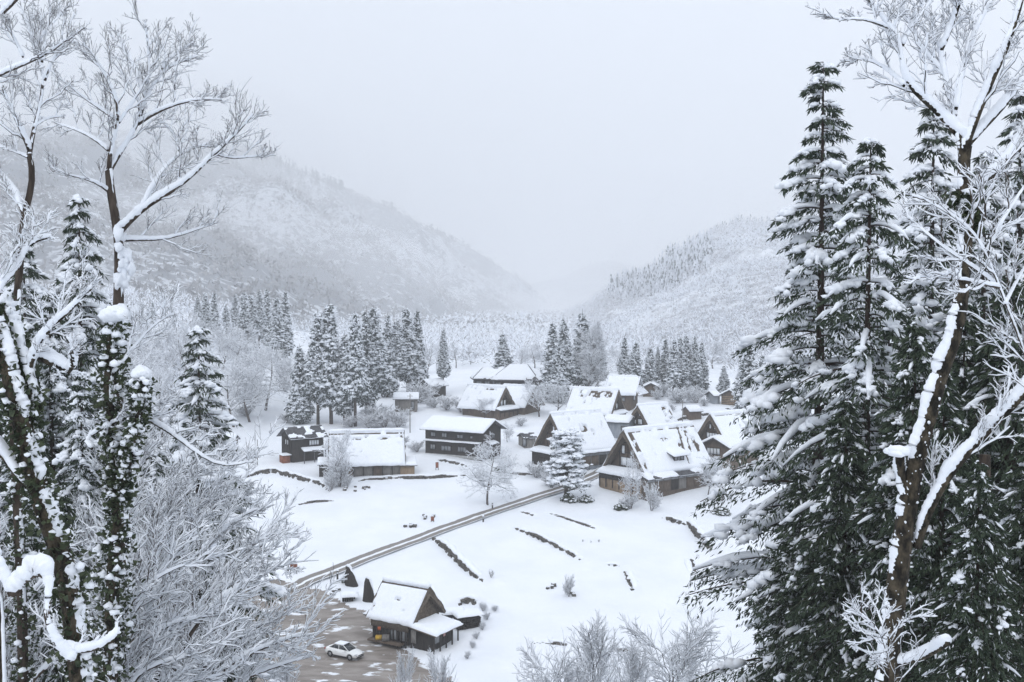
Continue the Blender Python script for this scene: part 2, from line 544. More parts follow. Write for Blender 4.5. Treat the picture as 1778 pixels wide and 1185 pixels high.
# ------------------------------------------------------------------ mountains
def mountain_material(name, snow_c, tree_c, scale, lo, hi):
    m, N, L, b = mat(name)
    tc = N.new('ShaderNodeTexCoord')
    def noise(sc, det, st):
        mp = N.new('ShaderNodeMapping')
        mp.inputs['Scale'].default_value = st
        L.new(tc.outputs['Object'], mp.inputs['Vector'])
        n = N.new('ShaderNodeTexNoise')
        n.inputs['Scale'].default_value = sc
        n.inputs['Detail'].default_value = det
        L.new(mp.outputs['Vector'], n.inputs['Vector'])
        return n.outputs['Fac']
    a, f = noise(0.0045, 7, (1, 1, 0.8)), noise(scale, 5, (1, 1, 0.35))
    add = N.new('ShaderNodeMath')
    add.operation = 'MULTIPLY_ADD'
    L.new(f, add.inputs[0])
    add.inputs[1].default_value = 0.8
    L.new(a, add.inputs[2])
    r = N.new('ShaderNodeValToRGB')
    r.color_ramp.elements[0].position, r.color_ramp.elements[1].position = lo, hi
    r.color_ramp.elements[0].color, r.color_ramp.elements[1].color = (*tree_c, 1), (*snow_c, 1)
    L.new(add.outputs[0], r.inputs['Fac'])
    L.new(r.outputs['Color'], b.inputs['Base Color'])
    b.inputs['Roughness'].default_value = 0.9
    b.inputs['Specular IOR Level'].default_value = 0.1
    return m
M['mountain'] = mountain_material('mountain_forest', (0.64, 0.66, 0.69), (0.30, 0.31, 0.33), 0.10, 0.92, 1.20)  # forest and snow tones drawn together, putting part of the haze into colour
M['hill'] = mountain_material('hill_forest', (0.82, 0.84, 0.87), (0.42, 0.42, 0.44), 0.10, 0.78, 1.05)

def mountain(name, px, py, Dr, Db, zb, amp, nfreq, material, rows=90, cols=220, seed=0, back=1.35):
    """a spur whose crest is seen along (px, py) at the distances Dr, falling to its foot at Db"""
    P = np.linspace(px[0], px[-1], cols)
    Yc = np.interp(P, px, py)
    D = np.interp(P, px, Dr)
    F = np.interp(P, px, Db)
    crest = np.array([at(a, b_, d) for a, b_, d in zip(P, Yc, D)])
    foot = np.array([at(a, 560, d) for a, d in zip(P, F)])
    foot[:, 2] = zb
    far = np.array([at(a, 560, d * back) for a, d in zip(P, D)])
    far[:, 2] = zb - 5
    t1 = np.linspace(0, 1, rows)
    A = foot[None] + (crest - foot)[None] * t1[:, None, None]
    prof = t1 ** 1.05
    A[..., 2] = zb + (crest[None, :, 2] - zb) * prof[:, None]
    t2 = np.linspace(0, 1, 16)[1:]
    Bk = crest[None] + (far - crest)[None] * t2[:, None, None]
    V = np.concatenate([A, Bk])
    w = np.concatenate([np.sin(np.pi * np.clip(t1, 0, 1)) ** 0.7, np.sin(np.pi * t2)])
    along = (V[..., 0] + seed) * nfreq
    up = V[..., 1] * nfreq
    rid = np.abs(fbm(along + 0.35 * up, up * 0.45 + seed, 5) - 0.5) * 2
    V[..., 2] += amp * (0.45 - rid) * w[:, None]
    V[..., 2] += 5 * (fbm(along * 9, up * 9, 2) - 0.5) * (0.35 + w[:, None]) * 0.6
    V[0, :, 2] = zb - 8
    V[-1, :, 2] = zb - 8
    mb_ = MB().add(V, grid_faces(*V.shape[:2]))
    o = mb_.build(name, material)
    tag(o, kind='structure')
    return V
MT = mountain('mountain', [-1300, -600, 0, 200, 330, 430, 550, 700, 830, 900, 950, 985],
              [60, 170, 268, 262, 268, 287, 341, 405, 476, 530, 580, 600],
              [2300, 2500, 2800, 3000, 3200, 3400, 3600, 3850, 4100, 4250, 4300, 4300],
              [430, 450, 500, 560, 600, 660, 780, 1000, 1400, 2000, 2900, 3600], 14, 210, 0.0035, M['mountain'], rows=130, cols=300, seed=40)
HL = mountain('hill', [975, 1000, 1060, 1140, 1200, 1280, 1340, 1420, 1600, 1900, 2600],
              [600, 572, 522, 478, 443, 405, 404, 400, 380, 300, 150],
              [1750, 1750, 1730, 1700, 1680, 1660, 1640, 1600, 1560, 1500, 1350],
              [1500, 1000, 560, 410, 370, 350, 340, 340, 340, 340, 330], 14, 62, 0.006, M['hill'], rows=110, cols=260, seed=300)
FM = mountain('far_mountain', [500, 800, 900, 980, 1050, 1110, 1180, 1300, 1700, 2400],
              [420, 470, 500, 478, 450, 462, 440, 400, 300, 250],
              [6000] * 10, [4900] * 10, 16, 90, 0.002, M['mountain'], rows=40, cols=120, seed=900)


# ------------------------------------------------------------------ stone walls
def stone_mesh(mb_, c, s, rz):
    v = np.array([[-1, -1, -1], [1, -1, -1], [1, 1, -1], [-1, 1, -1], [-1, -1, 1], [1, -1, 1], [1, 1, 1], [-1, 1, 1]], float)
    v *= 0.5 * (0.72 + 0.5 * rng.random((8, 3)))
    v *= np.asarray(s)
    ca, sa = math.cos(rz), math.sin(rz)
    v = v @ np.array([[ca, sa, 0], [-sa, ca, 0], [0, 0, 1]]) + np.asarray(c)
    mb_.add(v, [[0, 3, 2, 1], [4, 5, 6, 7], [0, 1, 5, 4], [1, 2, 6, 5], [2, 3, 7, 6], [3, 0, 4, 7]])

def stone_wall(pts, hgt, label):
    P = resample(np.array(pts), max(3, int(np.linalg.norm(np.diff(np.array(pts), axis=0), axis=1).sum() / 0.42)))
    c = P.mean(0)
    o = empty('stone_wall', (c[0], c[1], 0), 0, label, 'wall', 'stone walls in the snow fields')
    o['kind'] = 'thing'
    st, sn = MB(), MB()
    tops = []
    for i, (x, y) in enumerate(P):
        d = P[min(i + 1, len(P) - 1)] - P[max(i - 1, 0)]
        d = d / np.linalg.norm(d)
        nrm = np.array([-d[1], d[0]])
        if nrm[1] < 0: nrm = -nrm
        bx, by = np.array([x, y]) - nrm * 0.32
        z = float(land([bx], [by])[0])
        edge = min(1, 0.35 + 3.0 * min(i, len(P) - 1 - i) / len(P))
        h = 0.82 * hgt * edge * (0.75 + 0.5 * vnoise(i * 0.35, hgt * 50))
        n = max(1, int(round(h / 0.36)))
        rz = math.atan2(d[1], d[0])
        for k in range(n):
            if rng.random() < 0.05: continue
            sz = h / n
            stone_mesh(st, (bx - c[0] + rng.normal(0, 0.05), by - c[1] + rng.normal(0, 0.05), z + sz * (k + 0.45)),
                       (0.40 + 0.25 * rng.random(), 0.5, sz * (0.85 + 0.35 * rng.random())), rz + rng.normal(0, 0.15))
        tops.append((x - c[0] + nrm[0] * 0.25, y - c[1] + nrm[1] * 0.25, z + h + 0.02))
    so = st.build('stones', M['stone'], o, smooth=False)
    so['kind'] = 'stuff'
    tp = np.array(tops)
    rad = (0.20 + 0.16 * vnoise(np.arange(len(tp)) * 0.6, np.full(len(tp), hgt * 31))) * (0.6 + 0.5 * min(1, hgt))
    rad[0] = rad[-1] = 0.05
    tubes(sn, tp[None], rad[None], 7, 1.9, 0.75)
    sn.build('snow_cap', M['snow'], o)
    return o
for pts, (px_, hgt, lab) in zip(WALL_WORLD, WALL_PX):
    stone_wall(pts, hgt, lab)

# ------------------------------------------------------------------ houses
def ridge_point(px, py, H):
    D = np.arange(95, 420, 0.1)
    d = ray(px, py)
    g = CAM_Z + d[2] * D - land(d[0] * D, D) - H
    i = int(np.argmax(g < 0))
    return np.array([d[0] * D[i], D[i], CAM_Z + d[2] * D[i]])

def place_ridge(p1, p2, H, turn=None, L=None):
    """house axes from the two ridge ends seen in the photo"""
    a, b_ = ridge_point(*p1, H), ridge_point(*p2, H)
    c = (a + b_) / 2
    dv = b_[:2] - a[:2]
    Lr = np.linalg.norm(dv) if L is None else L
    rz = math.atan2(dv[1], dv[0]) if turn is None else turn
    z = min(Tz(c[0], c[1]), c[2] - H + 1.0)
    return (c[0], c[1], z), rz, Lr

def snow_sheet(mb_, O, U, V, Nn, thick, nu=30, nv=16, seed=0.0, bare=None, rough=0.35, lip=0.12):
    """a snow blanket over the parallelogram O + u U + v V (v up the slope), normal Nn; thickness varies, bare(u, v) > 0 leaves holes"""
    O, U, V, Nn = (np.asarray(a, float) for a in (O, U, V, Nn))
    u = np.linspace(0, 1, nu)
    v = np.linspace(0, 1, nv)
    UU, VV = np.meshgrid(u, v)
    lu, lv = np.linalg.norm(U), np.linalg.norm(V)
    t = thick * (1 - rough / 2 + rough * fbm(UU * lu * 0.5 + seed, VV * lv * 0.5 + seed * 1.7, 3))
    if bare is not None:
        t = t * (1 - np.clip(bare(UU, VV, UU * lu, VV * lv), 0, 1))
        t = np.where(t < 0.05, -0.12, t)
    edge = np.minimum(np.minimum(UU, 1 - UU) * lu, np.minimum(VV, 1 - VV) * lv)
    wob = 0.12 * (fbm(UU * lu * 1.3 + seed * 3, VV * lv * 1.3, 2) - 0.5)
    t = np.where(t > 0, t * np.sqrt(np.clip((edge + 0.03 + wob * 0.3) / 0.45, 0.08, 1)), t)
    Pp = O + UU[..., None] * U + VV[..., None] * V
    # ragged lower edge
    Pp = Pp + (VV[..., None] < 1e-6) * (V / lv) * (lip * (fbm(UU * lu * 0.9 + seed, VV * 0 + seed, 3) - 0.5) * 2)[..., None]
    top = Pp + Nn * (t + 0.025)[..., None] + np.array([0, 0, 0.0])
    bot = Pp + Nn * 0.004
    n = nu * nv
    idx = np.arange(n).reshape(nv, nu)
    rim = np.concatenate([idx[0, :], idx[1:, -1], idx[-1, -2::-1], idx[-2:0:-1, 0]])
    rn = np.roll(rim, -1)
    base = mb_.n
    allv = np.concatenate([top.reshape(-1, 3), bot.reshape(-1, 3)])
    q = np.concatenate([grid_faces(nv, nu), np.stack([rim, rim + n, rn + n, rn], -1)])
    mb_.add(allv, q)

def slab(mb_, O, U, V, Nn, th):
    """roof board: parallelogram of thickness th below its top face"""
    O, U, V, Nn = (np.asarray(a, float) for a in (O, U, V, Nn))
    top = np.array([O, O + U, O + U + V, O + V])
    bot = top - Nn * th
    mb_.add(np.concatenate([top, bot]), [[0, 1, 2, 3], [7, 6, 5, 4], [0, 4, 5, 1], [1, 5, 6, 2], [2, 6, 7, 3], [3, 7, 4, 0]])

def window(parent, c, axis, out, w, h, panes=2, pane_mat='window_paper', frame_mat='dark_wood', depth=0.10, rows=1):
    """a window on a wall: c centre, axis 'x' or 'y' along the wall, out = +1/-1 outward along the other axis"""
    f = MB()
    ax = np.array([1, 0, 0]) if axis == 'x' else np.array([0, 1, 0])
    on = (np.array([0, 1, 0]) if axis == 'x' else np.array([1, 0, 0])) * out
    up = np.array([0, 0, 1])
    c = np.asarray(c, float)
    fw = 0.09
    def bx(cc, a, hgt, d):
        f_s = np.abs(ax) * a + up * hgt + np.abs(on) * d
        return cc, f_s
    for cc, a, hh in ((c + up * (h / 2 + fw / 2), w + 2 * fw, fw), (c - up * (h / 2 + fw / 2), w + 2 * fw, fw)):
        f.box(*bx(cc + on * depth / 2, a, hh, depth))
    for sgn in (-1, 1):
        f.box(*bx(c + ax * sgn * (w / 2 + fw / 2) + on * depth / 2, fw, h, depth))
    for k in range(1, panes):
        f.box(*bx(c + ax * (-w / 2 + w * k / panes) + on * depth / 2, fw * 0.8, h, depth * 0.9))
    for k in range(1, rows):
        f.box(*bx(c + up * (-h / 2 + h * k / rows) + on * depth / 2, w, fw * 0.6, depth * 0.8))
    wo = f.build('window', M[frame_mat], parent, smooth=False)
    for k in range(panes):
        cc = c + ax * (-w / 2 + w * (k + 0.5) / panes) + on * 0.03
        MB().box(*bx(cc, w / panes - fw * 0.8, h, 0.04)).build('pane', M[pane_mat], wo, smooth=False)
    return wo

def gable_prism(mb_, x0, x1, W, z0, hw, H, inset=0.0):
    """house body: walls to hw and gable triangles to H"""
    y = W / 2
    v = []
    for x in (x0, x1):
        v += [(x, -y, z0), (x, y, z0), (x, y, hw), (x, 0, H), (x, -y, hw)]
    mb_.add(v, [[0, 5, 9, 4], [1, 2, 7, 6], [2, 3, 8, 7], [3, 4, 9, 8]], [[0, 4, 3], [0, 3, 2], [0, 2, 1], [5, 6, 7], [5, 7, 8], [5, 8, 9]])

def thatched_house(label, p1, p2, H, W, hw, wall_mat='brown_wood', low_mat=None, snow=0.52, bare=None, gable=2, wins=(), pent=None, side_pent=None,
                   turn=None, L=None, over=1.0, ridge_bare=0.6, th=0.6, seed=0, hip=0.0, side_wins=(), smoke=True, base_drop=1.5):
    loc, rz, Lr = place_ridge(p1, p2, H, turn, L)
    o = empty('thatched_house', loc, rz, label, 'house', 'steep thatched farmhouses of the village')
    hl = Lr / 2
    ins = over
    ye, ze = W / 2 + 0.55, hw - 0.35
    # lower walls and gable walls
    wmb = MB()
    gable_prism(wmb, -hl + ins, hl - ins, W - 0.5, -base_drop, hw + 0.05, H - 0.95)
    wo = wmb.build('wall', M[wall_mat], o, smooth=False)
    # posts and tie beams over the boards
    for e in (-1, 1):
        x = e * (hl - ins) + e * 0.05
        gm = MB()
        for zz in (hw + 0.1, hw + (H - hw) * 0.40, hw + (H - hw) * 0.66):
            half = (W / 2 - 0.3) * (1 - max(0, zz - hw) / (H - 0.95 - hw)) - 0.05
            if half > 0.3: gm.box((x, 0, zz), (0.12, 2 * half, 0.16))
        for yy in (-W * 0.22, 0, W * 0.22):
            top = hw + (H - 0.95 - hw) * (1 - abs(yy) / (W / 2 - 0.25)) - 0.1
            gm.box((x, yy, (hw + top) / 2 - 0.02), (0.10, 0.14, max(0.2, top - hw)))
        if wall_mat != 'thatch': gm.build('timber_frame', M['dark_wood'], wo, smooth=False)
    # thatch
    nx = 26
    xs = np.linspace(-hl, hl, nx)
    rb = MB()
    ns = 9
    prof_o, prof_i = [], []
    for s in np.linspace(-1, 1, 2 * ns - 1):
        a = abs(s)
        prof_o.append((s * ye, ze + (H - ze) * (1 - a ** 1.06)))
        prof_i.append((s * (ye - 0.45), ze - 0.12 + (H - 0.95 - ze) * (1 - a ** 1.06)))
    prof = np.array(prof_o + prof_i[::-1])
    m = len(prof)
    V3 = np.zeros((nx, m, 3))
    V3[..., 0] = xs[:, None]
    V3[..., 1] = prof[None, :, 0]
    V3[..., 2] = prof[None, :, 1]
    V3[0, :, 0] += 0.22 * (rng.random(m) - 0.5)
    V3[-1, :, 0] += 0.22 * (rng.random(m) - 0.5)
    V3[..., 1:] += 0.07 * (rng.random((nx, m, 2)) - 0.5)
    if hip:
        zf = np.clip((V3[..., 2] - ze) / (H - ze), 0, 1)
        lower = np.clip(1 - zf / 0.55, 0, 1)
        V3[..., 0] += np.sign(V3[..., 0]) * (np.abs(V3[..., 0]) / hl) ** 6 * hip * lower
    idx = np.arange(nx * m).reshape(nx, m)
    q = np.stack([idx[:-1], np.roll(idx[:-1], -1, 1), np.roll(idx[1:], -1, 1), idx[1:]], -1).reshape(-1, 4)[:, ::-1]
    caps = []
    for e, rev in ((0, 0), (nx - 1, 1)):
        for k in range(2 * ns - 2):
            f = [idx[e, k], idx[e, k + 1], idx[e, m - 2 - k], idx[e, m - 1 - k]]
            caps.append(f if rev else f[::-1])
    rb.add(V3, np.concatenate([q, np.array(caps)]))
    ro = rb.build('thatch_roof', M['thatch'], o)
    # snow on the thatch
    sb = MB()
    sl = math.hypot(ye, H - ze)
    for sgn in (-1, 1):
        nrm = np.array([0, sgn * (H - ze) / sl, ye / sl])
        def bf(u, v, um, vm, sgn=sgn):
            b = np.zeros_like(u)
            b = np.maximum(b, 1.4 * ridge_bare * np.exp(-((v - 0.92) / (0.022 + 0.012 * (ridge_bare > 1))) ** 2) * (sstep(fbm(um * 0.7 + seed, vm * 0 + 3.3 + sgn, 3), 0.40 - 0.1 * (ridge_bare > 1), 0.47 - 0.1 * (ridge_bare > 1))))
            if bare is not None and sgn == -1:
                b = np.maximum(b, bare(u, v, um, vm))
            spots = fbm(um * 1.2 + seed * 7 + 11 * sgn, vm * 0.7 + seed, 5)
            b = np.maximum(b, np.clip((spots - 0.735) * 16, 0, 1))
            return b
        O_ = (-hl + 0.12, sgn * (ye + 0.12), ze - 0.14)
        U_ = (Lr - 0.24, 0, 0)
        V_ = (0, -sgn * (ye + 0.12), H - ze + 0.14)
        if sgn > 0:
            O_, U_ = (hl - 0.12, O_[1], O_[2]), (-U_[0], 0, 0)
        if hip:
            O_ = (O_[0] + np.sign(O_[0]) * hip * 0.6, O_[1], O_[2])
            U_ = (U_[0] + np.sign(U_[0]) * hip * 1.2, 0, 0)
        snow_sheet(sb, O_, U_, V_, nrm, snow, 64, 44, seed + sgn * 2.2, bf)
    xr = np.linspace(-hl - 0.05, hl + 0.05, 24)
    rc = np.stack([xr, np.zeros(24), np.full(24, H + 0.13) + 0.05 * rng.random(24)], 1)
    rr = 0.34 + 0.10 * fbm(xr * 0.8 + seed, xr * 0 + 5, 3)
    rr[0] = rr[-1] = 0.16
    tubes(sb, rc[None], rr[None], 9, 1.35, 0.85)
    if hip:                                                    # snow on the flared hip skirts
        for e in (-1, 1):
            zt = ze + (H - ze) * 0.5
            hy = ye * 0.5
            U_ = np.array([0, e * 2 * (ye + 0.1), 0])
            O_ = np.array([e * (hl + hip), -e * (ye + 0.1), ze - 0.1])
            Vv = np.array([-e * hip, 0, zt - ze])
            nn = np.cross(U_, Vv)
            nn /= np.linalg.norm(nn)
            tri_n = 18
            for r_ in range(6):
                f0, f1 = r_ / 6, (r_ + 1) / 6
                a0 = O_ + Vv * f0 + U_ * (0.25 * f0)
                snow_sheet(sb, a0, U_ * (1 - 0.5 * f0), Vv / 6, nn, snow * 0.9, 12, 4, seed + r_, None)
    sb.build('roof_snow', M['snow'], ro)
    # windows of the gables: (end, y, z, w, h, panes)
    for e, y, z, w, h, pn in wins:
        window(wo, (e * (hl - ins) + e * 0.08, y, z), 'y', e, w, h, pn)
    for s, x, z, w, h, pn in side_wins:
        window(wo, (x, s * (W / 2 - 0.25), z), 'x', s, w, h, pn, 'window_glass')
    # pent roofs over the gable ends: (end, z_top, reach, drop, half width, wall material)
    for e, zt, reach, drop, half, pm in (pent or ()):
        pb, ps, pw = MB(), MB(), MB()
        x0 = e * (hl - ins)
        U_, Vv = np.array([0, e * 2 * half, 0]), np.array([-e * reach, 0, drop])
        O_ = np.array([x0 + e * reach, -e * half, zt - drop])
        nn = np.cross(U_, Vv)
        nn /= np.linalg.norm(nn)
        slab(pb, O_, U_, Vv, nn, 0.16)
        po = pb.build('pent_roof', M['slate'], o, smooth=False)
        snow_sheet(ps, O_ - Vv * 0.06, U_, Vv * 1.04, nn, snow, 26, 12, seed + 5 + e)
        ps.build('snow', M['snow'], po)
        if pm:
            pw.box((x0 + e * (reach - 0.45) / 2, 0, (zt - drop - base_drop) / 2), (reach - 0.45, 2 * half - 0.7, zt - drop + base_drop - 0.1))
            lw = pw.build('porch_wall', M[pm], o, smooth=False)
            pst = MB()
            n_p = max(3, int(half * 2 / 1.8))
            for k in range(n_p + 1):
                yy = -half + 0.42 + (2 * half - 0.84) * k / n_p
                pst.box((x0 + e * (reach - 0.40), yy, (zt - drop - 0.2) / 2), (0.14, 0.16, zt - drop - 0.12))
            pst.box((x0 + e * (reach - 0.40), 0, (zt - drop) * 0.62), (0.10, 2 * half - 0.8, 0.14))
            pst.build('posts', M['dark_wood'], lw, smooth=False)
            up_ = MB().box((x0 + e * (reach - 0.43), 0, (zt - drop) * 0.81), (0.05, 2 * half - 0.9, (zt - drop) * 0.30))  # solid dark panel painting the shade of an open porch bay
            up_.build('opening_shade_panel', M['dark_wood'], lw, smooth=False)
    # pent roofs along the sides: (side, z_top, reach, drop, x0, x1, wall material, bare amount)
    for s, zt, reach, drop, xa, xb, pm, pbare in (side_pent or ()):
        pb, ps, pw = MB(), MB(), MB()
        y0 = s * (W / 2 - 0.25)
        U_ = np.array([(xb - xa) * (-s), 0, 0])
        Vv = np.array([0, -s * reach, drop])
        O_ = np.array([xa if s < 0 else xb, y0 + s * reach, zt - drop])
        nn = np.cross(U_, Vv)
        nn /= np.linalg.norm(nn)
        slab(pb, O_, U_, Vv, nn, 0.16)
        po = pb.build('pent_roof', M['slate'], o, smooth=False)
        snow_sheet(ps, O_ - Vv * 0.05, U_, Vv * 1.03, nn, snow * 0.7, 60, 12, seed + 8, (lambda u, v, um, vm, pbare=pbare: np.clip((fbm(um * 0.35 + seed, vm * 0.2 + um * 0.1, 3) - 0.62 + pbare * 0.28) * 9, 0, 1)) if pbare else None)
        ps.build('snow', M['snow'], po)
        if pm:
            zl = zt - drop
            pw.box(((xa + xb) / 2, y0 + s * (reach - 0.5) / 2, (zl - base_drop) / 2), (xb - xa - 0.5, reach - 0.5, zl + base_drop - 0.06))
            lw = pw.build('side_wall', M[pm], o, smooth=False)
            n_p = max(3, int((xb - xa) / 1.9))
            ws = (xb - xa - 0.6) / n_p
            for k in range(n_p):
                cx = xa + 0.3 + ws * (k + 0.5)
                kind = ['brown_wood', 'grey_wood', 'dark_wood', 'brown_wood'][(k * 7 + seed) % 4]
                MB().box((cx, y0 + s * (reach - 0.46), zl * 0.38), (ws - 0.14, 0.07, zl * 0.72)).build('panel', M[kind], lw, smooth=False)
                MB().box((cx, y0 + s * (reach - 0.47), zl * 0.85), (ws - 0.14, 0.05, zl * 0.17)).build('transom_pane', M['window_glass'], lw, smooth=False)
    return o

def bare_big(u, v, um, vm):
    n = fbm(um * 1.1 + 3, vm * 0.45, 4)
    n2 = fbm(um * 2.4, vm * 0.8 + 8, 3)
    right = sstep(u + 0.22 * v * 0 - 0.28 * (v - 0.5), 0.58, 0.66) * (1 - sstep(u - 0.18 * (0.7 - v), 0.87, 0.95)) * sstep(v, 0.15, 0.50) * sstep(n, 0.30, 0.42)
    streak = sstep(n2, 0.34, 0.50)
    stripe = np.exp(-((u - 0.70 + 0.10 * (0.5 - v)) / 0.022) ** 2) * (v > 0.10) * (v < 0.7) * 1.2
    verge = np.exp(-((u - 0.06) / 0.05) ** 2) * sstep(n2, 0.34, 0.46) * (v < 0.95) * 1.2
    mid = np.exp(-((u - 0.47) / 0.10) ** 2) * np.exp(-((v - 0.70) / 0.06) ** 2) * sstep(n2, 0.36, 0.48) * 1.2
    return np.clip(np.maximum.reduce([right * streak * 1.3, stripe, verge, mid]), 0, 1)
def bare_top(u0, u1, v0, v1, thr=0.5, sc=0.8, sd=0.0):
    return lambda u, v, um, vm: np.clip(sstep(u, u0, u0 + 0.05) * (1 - sstep(u, u1 - 0.05, u1)) * sstep(v, v0, v0 + 0.05) * (1 - sstep(v, v1 - 0.04, v1)) * sstep(fbm(um * sc * 1.3 + sd, vm * sc * 0.8 + 5, 5), thr - 0.05, thr + 0.05) * 1.25, 0, 1)

big = thatched_house('largest thatched house with bare brown thatch patches and a dormer', (1080, 749), (1204, 734), 10.3, 9.6, 3.5, turn=R(38), L=17.6, seed=1, bare=bare_big, snow=0.48,
    wins=[(-1, -1.0, 6.7, 0.6, 1.4, 1), (-1, 1.1, 6.7, 0.75, 1.4, 1), (-1, 0.2, 4.65, 2.9, 1.4, 2), (-1, 0, 8.3, 0.35, 0.35, 1)],
    pent=[(-1, 3.4, 2.6, 0.9, 5.4, 'tan_board')], side_pent=[(-1, 3.3, 2.3, 0.8, -9.5, 8.5, 'brown_wood', 0.7)], over=1.3, ridge_bare=0.8)
# dormer of the largest house
def dormer(parent, x, y, z, w=2.6, d=2.6, h=1.7):
    dm = MB().box((x, y + d / 2, z + h / 2), (w, d, h))
    do = dm.build('dormer', M['dark_wood'], parent, smooth=False)
    U_, Vv = np.array([w + 1.5, 0, 0]), np.array([0, d + 0.6, 1.1])
    O_ = np.array([x - w / 2 - 0.75, y - 0.7, z + h - 0.05])
    nn = np.cross(U_, Vv); nn /= np.linalg.norm(nn)
    rb = MB(); slab(rb, O_, U_, Vv, nn, 0.14)
    rb.build('dormer_roof', M['slate'], do, smooth=False)
    sb = MB(); snow_sheet(sb, O_ - Vv * 0.04, U_, Vv, nn, 0.5, 16, 12, 4.4)
    sb.build('dormer_snow', M['snow'], do)
    f = MB()
    for k in range(4): f.box((x - w / 2 + 0.15 + k * (w - 0.3) / 3, y - 0.04, z + h / 2), (0.10, 0.08, h))
    for zz in (0.1, 0.75, h - 0.1): f.box((x, y - 0.045, z + zz), (w, 0.07, 0.10))
    f.build('lattice', M['dark_wood'], do, smooth=False)
    for k in range(3):
        MB().box((x - w / 2 + 0.15 + (k + 0.5) * (w - 0.3) / 3, y - 0.02, z + 1.2), ((w - 0.3) / 3 - 0.12, 0.05, 0.7)).build('pane', M['window_glass'], do, smooth=False)
dormer(big, 0.3, -4.75, 4.0)

thatched_house('thatched house with smooth snowy roof and dark gable behind the snowy pine', (955, 722), (1043, 711), 9.8, 9.4, 3.2, turn=R(37), L=12.8, seed=2, snow=0.5,
    bare=bare_top(0.18, 0.8, 0.45, 0.9, 0.60, 0.7), wins=[(-1, -1.2, 4.6, 0.7, 1.3, 1), (-1, 1.0, 4.6, 0.7, 1.3, 1), (-1, 0.2, 6.9, 0.55, 0.9, 1)],
    pent=[(-1, 3.0, 2.2, 0.6, 5.0, 'dark_wood')], side_pent=[(-1, 3.0, 1.4, 0.4, -7.0, 7.5, 'metal_wall', 0)], over=1.2, ridge_bare=0.5)
thatched_house('thatched house with two white gable windows behind the black two-storey house', (812, 667), (879, 675), 6.7, 7.0, 2.0, seed=3,
    bare=bare_top(0.12, 0.85, 0.78, 0.93, 0.47, 0.6), wins=[(1, -0.6, 3.0, 0.75, 1.2, 1), (1, 0.6, 3.0, 0.75, 1.2, 1), (1, 0, 4.6, 0.45, 0.6, 1)],
    pent=[(1, 2.0, 2.2, 0.4, 3.8, 'brown_wood')], ridge_bare=0.7)
thatched_house('snow-covered thatched roof right behind the one with two white gable windows', (874, 668), (930, 674), 6.0, 7.0, 1.8, seed=4, wins=[(1, 0, 2.9, 1.0, 0.8, 2)], ridge_bare=0.3)
thatched_house('thatched house with mottled dark bare patches below its ridge', (994, 672), (1075, 679), 7.2, 8.2, 2.2, seed=5,
    bare=bare_top(0.16, 0.93, 0.62, 0.94, 0.43, 0.9, 2.0), wins=[(1, 0.8, 3.4, 0.8, 1.1, 1), (1, -0.8, 3.4, 0.8, 1.1, 1)], pent=[(1, 2.2, 1.6, 0.4, 4.0, 'brown_wood')], ridge_bare=0.4)
thatched_house('tall thatched house with flared hips at the back of the village', (1062, 653), (1107, 656), 7.6, 7.6, 3.9, seed=6, wall_mat='brown_wood', hip=1.5, over=0.9, th=0.5, ridge_bare=0.15, wins=[(1, 0, 2.6, 1.4, 1.1, 2)], side_wins=[(-1, 0, 2.4, 2.2, 0.9, 3)])
thatched_house('small thatched house with left-facing gable and streaked roof end', (1111, 705), (1155, 701), 6.6, 7.2, 2.0, seed=7,
    bare=bare_top(0.62, 0.98, 0.02, 0.9, 0.47, 0.9, 6.0), wins=[(-1, -0.1, 3.1, 1.3, 1.1, 1), (-1, 1.4, 3.0, 0.5, 0.8, 1), (-1, 0, 4.6, 0.4, 0.5, 1)], over=0.9, ridge_bare=0.3, L=9.0, turn=R(36))
right_h = thatched_house('thatched house half hidden by the tall cedar with small gable windows', (1232, 723), (1296, 711), 9.4, 8.4, 3.8, seed=8,
    wins=[(-1, -0.6, 6.9, 0.5, 0.8, 1), (-1, 0.7, 6.9, 0.5, 0.8, 1), (-1, 0.2, 5.2, 2.8, 0.9, 4)], over=1.1, ridge_bare=0.9, pent=[(-1, 3.4, 1.8, 0.6, 4.4, 'brown_wood')])
hut = thatched_house('small roadside thatched hut with open shop front by the parking area', (666, 1003), (747, 1021), 6.2, 5.6, 2.8, wall_mat='thatch', seed=9,
    bare=bare_top(0.44, 0.60, 0.50, 0.60, 0.30, 1.2, 2.0), over=0.55, ridge_bare=1.1, snow=0.42)
barn = thatched_house('broad thatched barn with unbroken snow roof beside the frosted tree', (584, 750), (690, 752), 7.6, 8.0, 2.2, turn=R(9), L=14.0, wall_mat='grey_wood', seed=10,
    bare=bare_top(0.25, 0.9, 0.70, 0.82, 0.56, 0.7, 1.0), ridge_bare=1.3, snow=0.5)

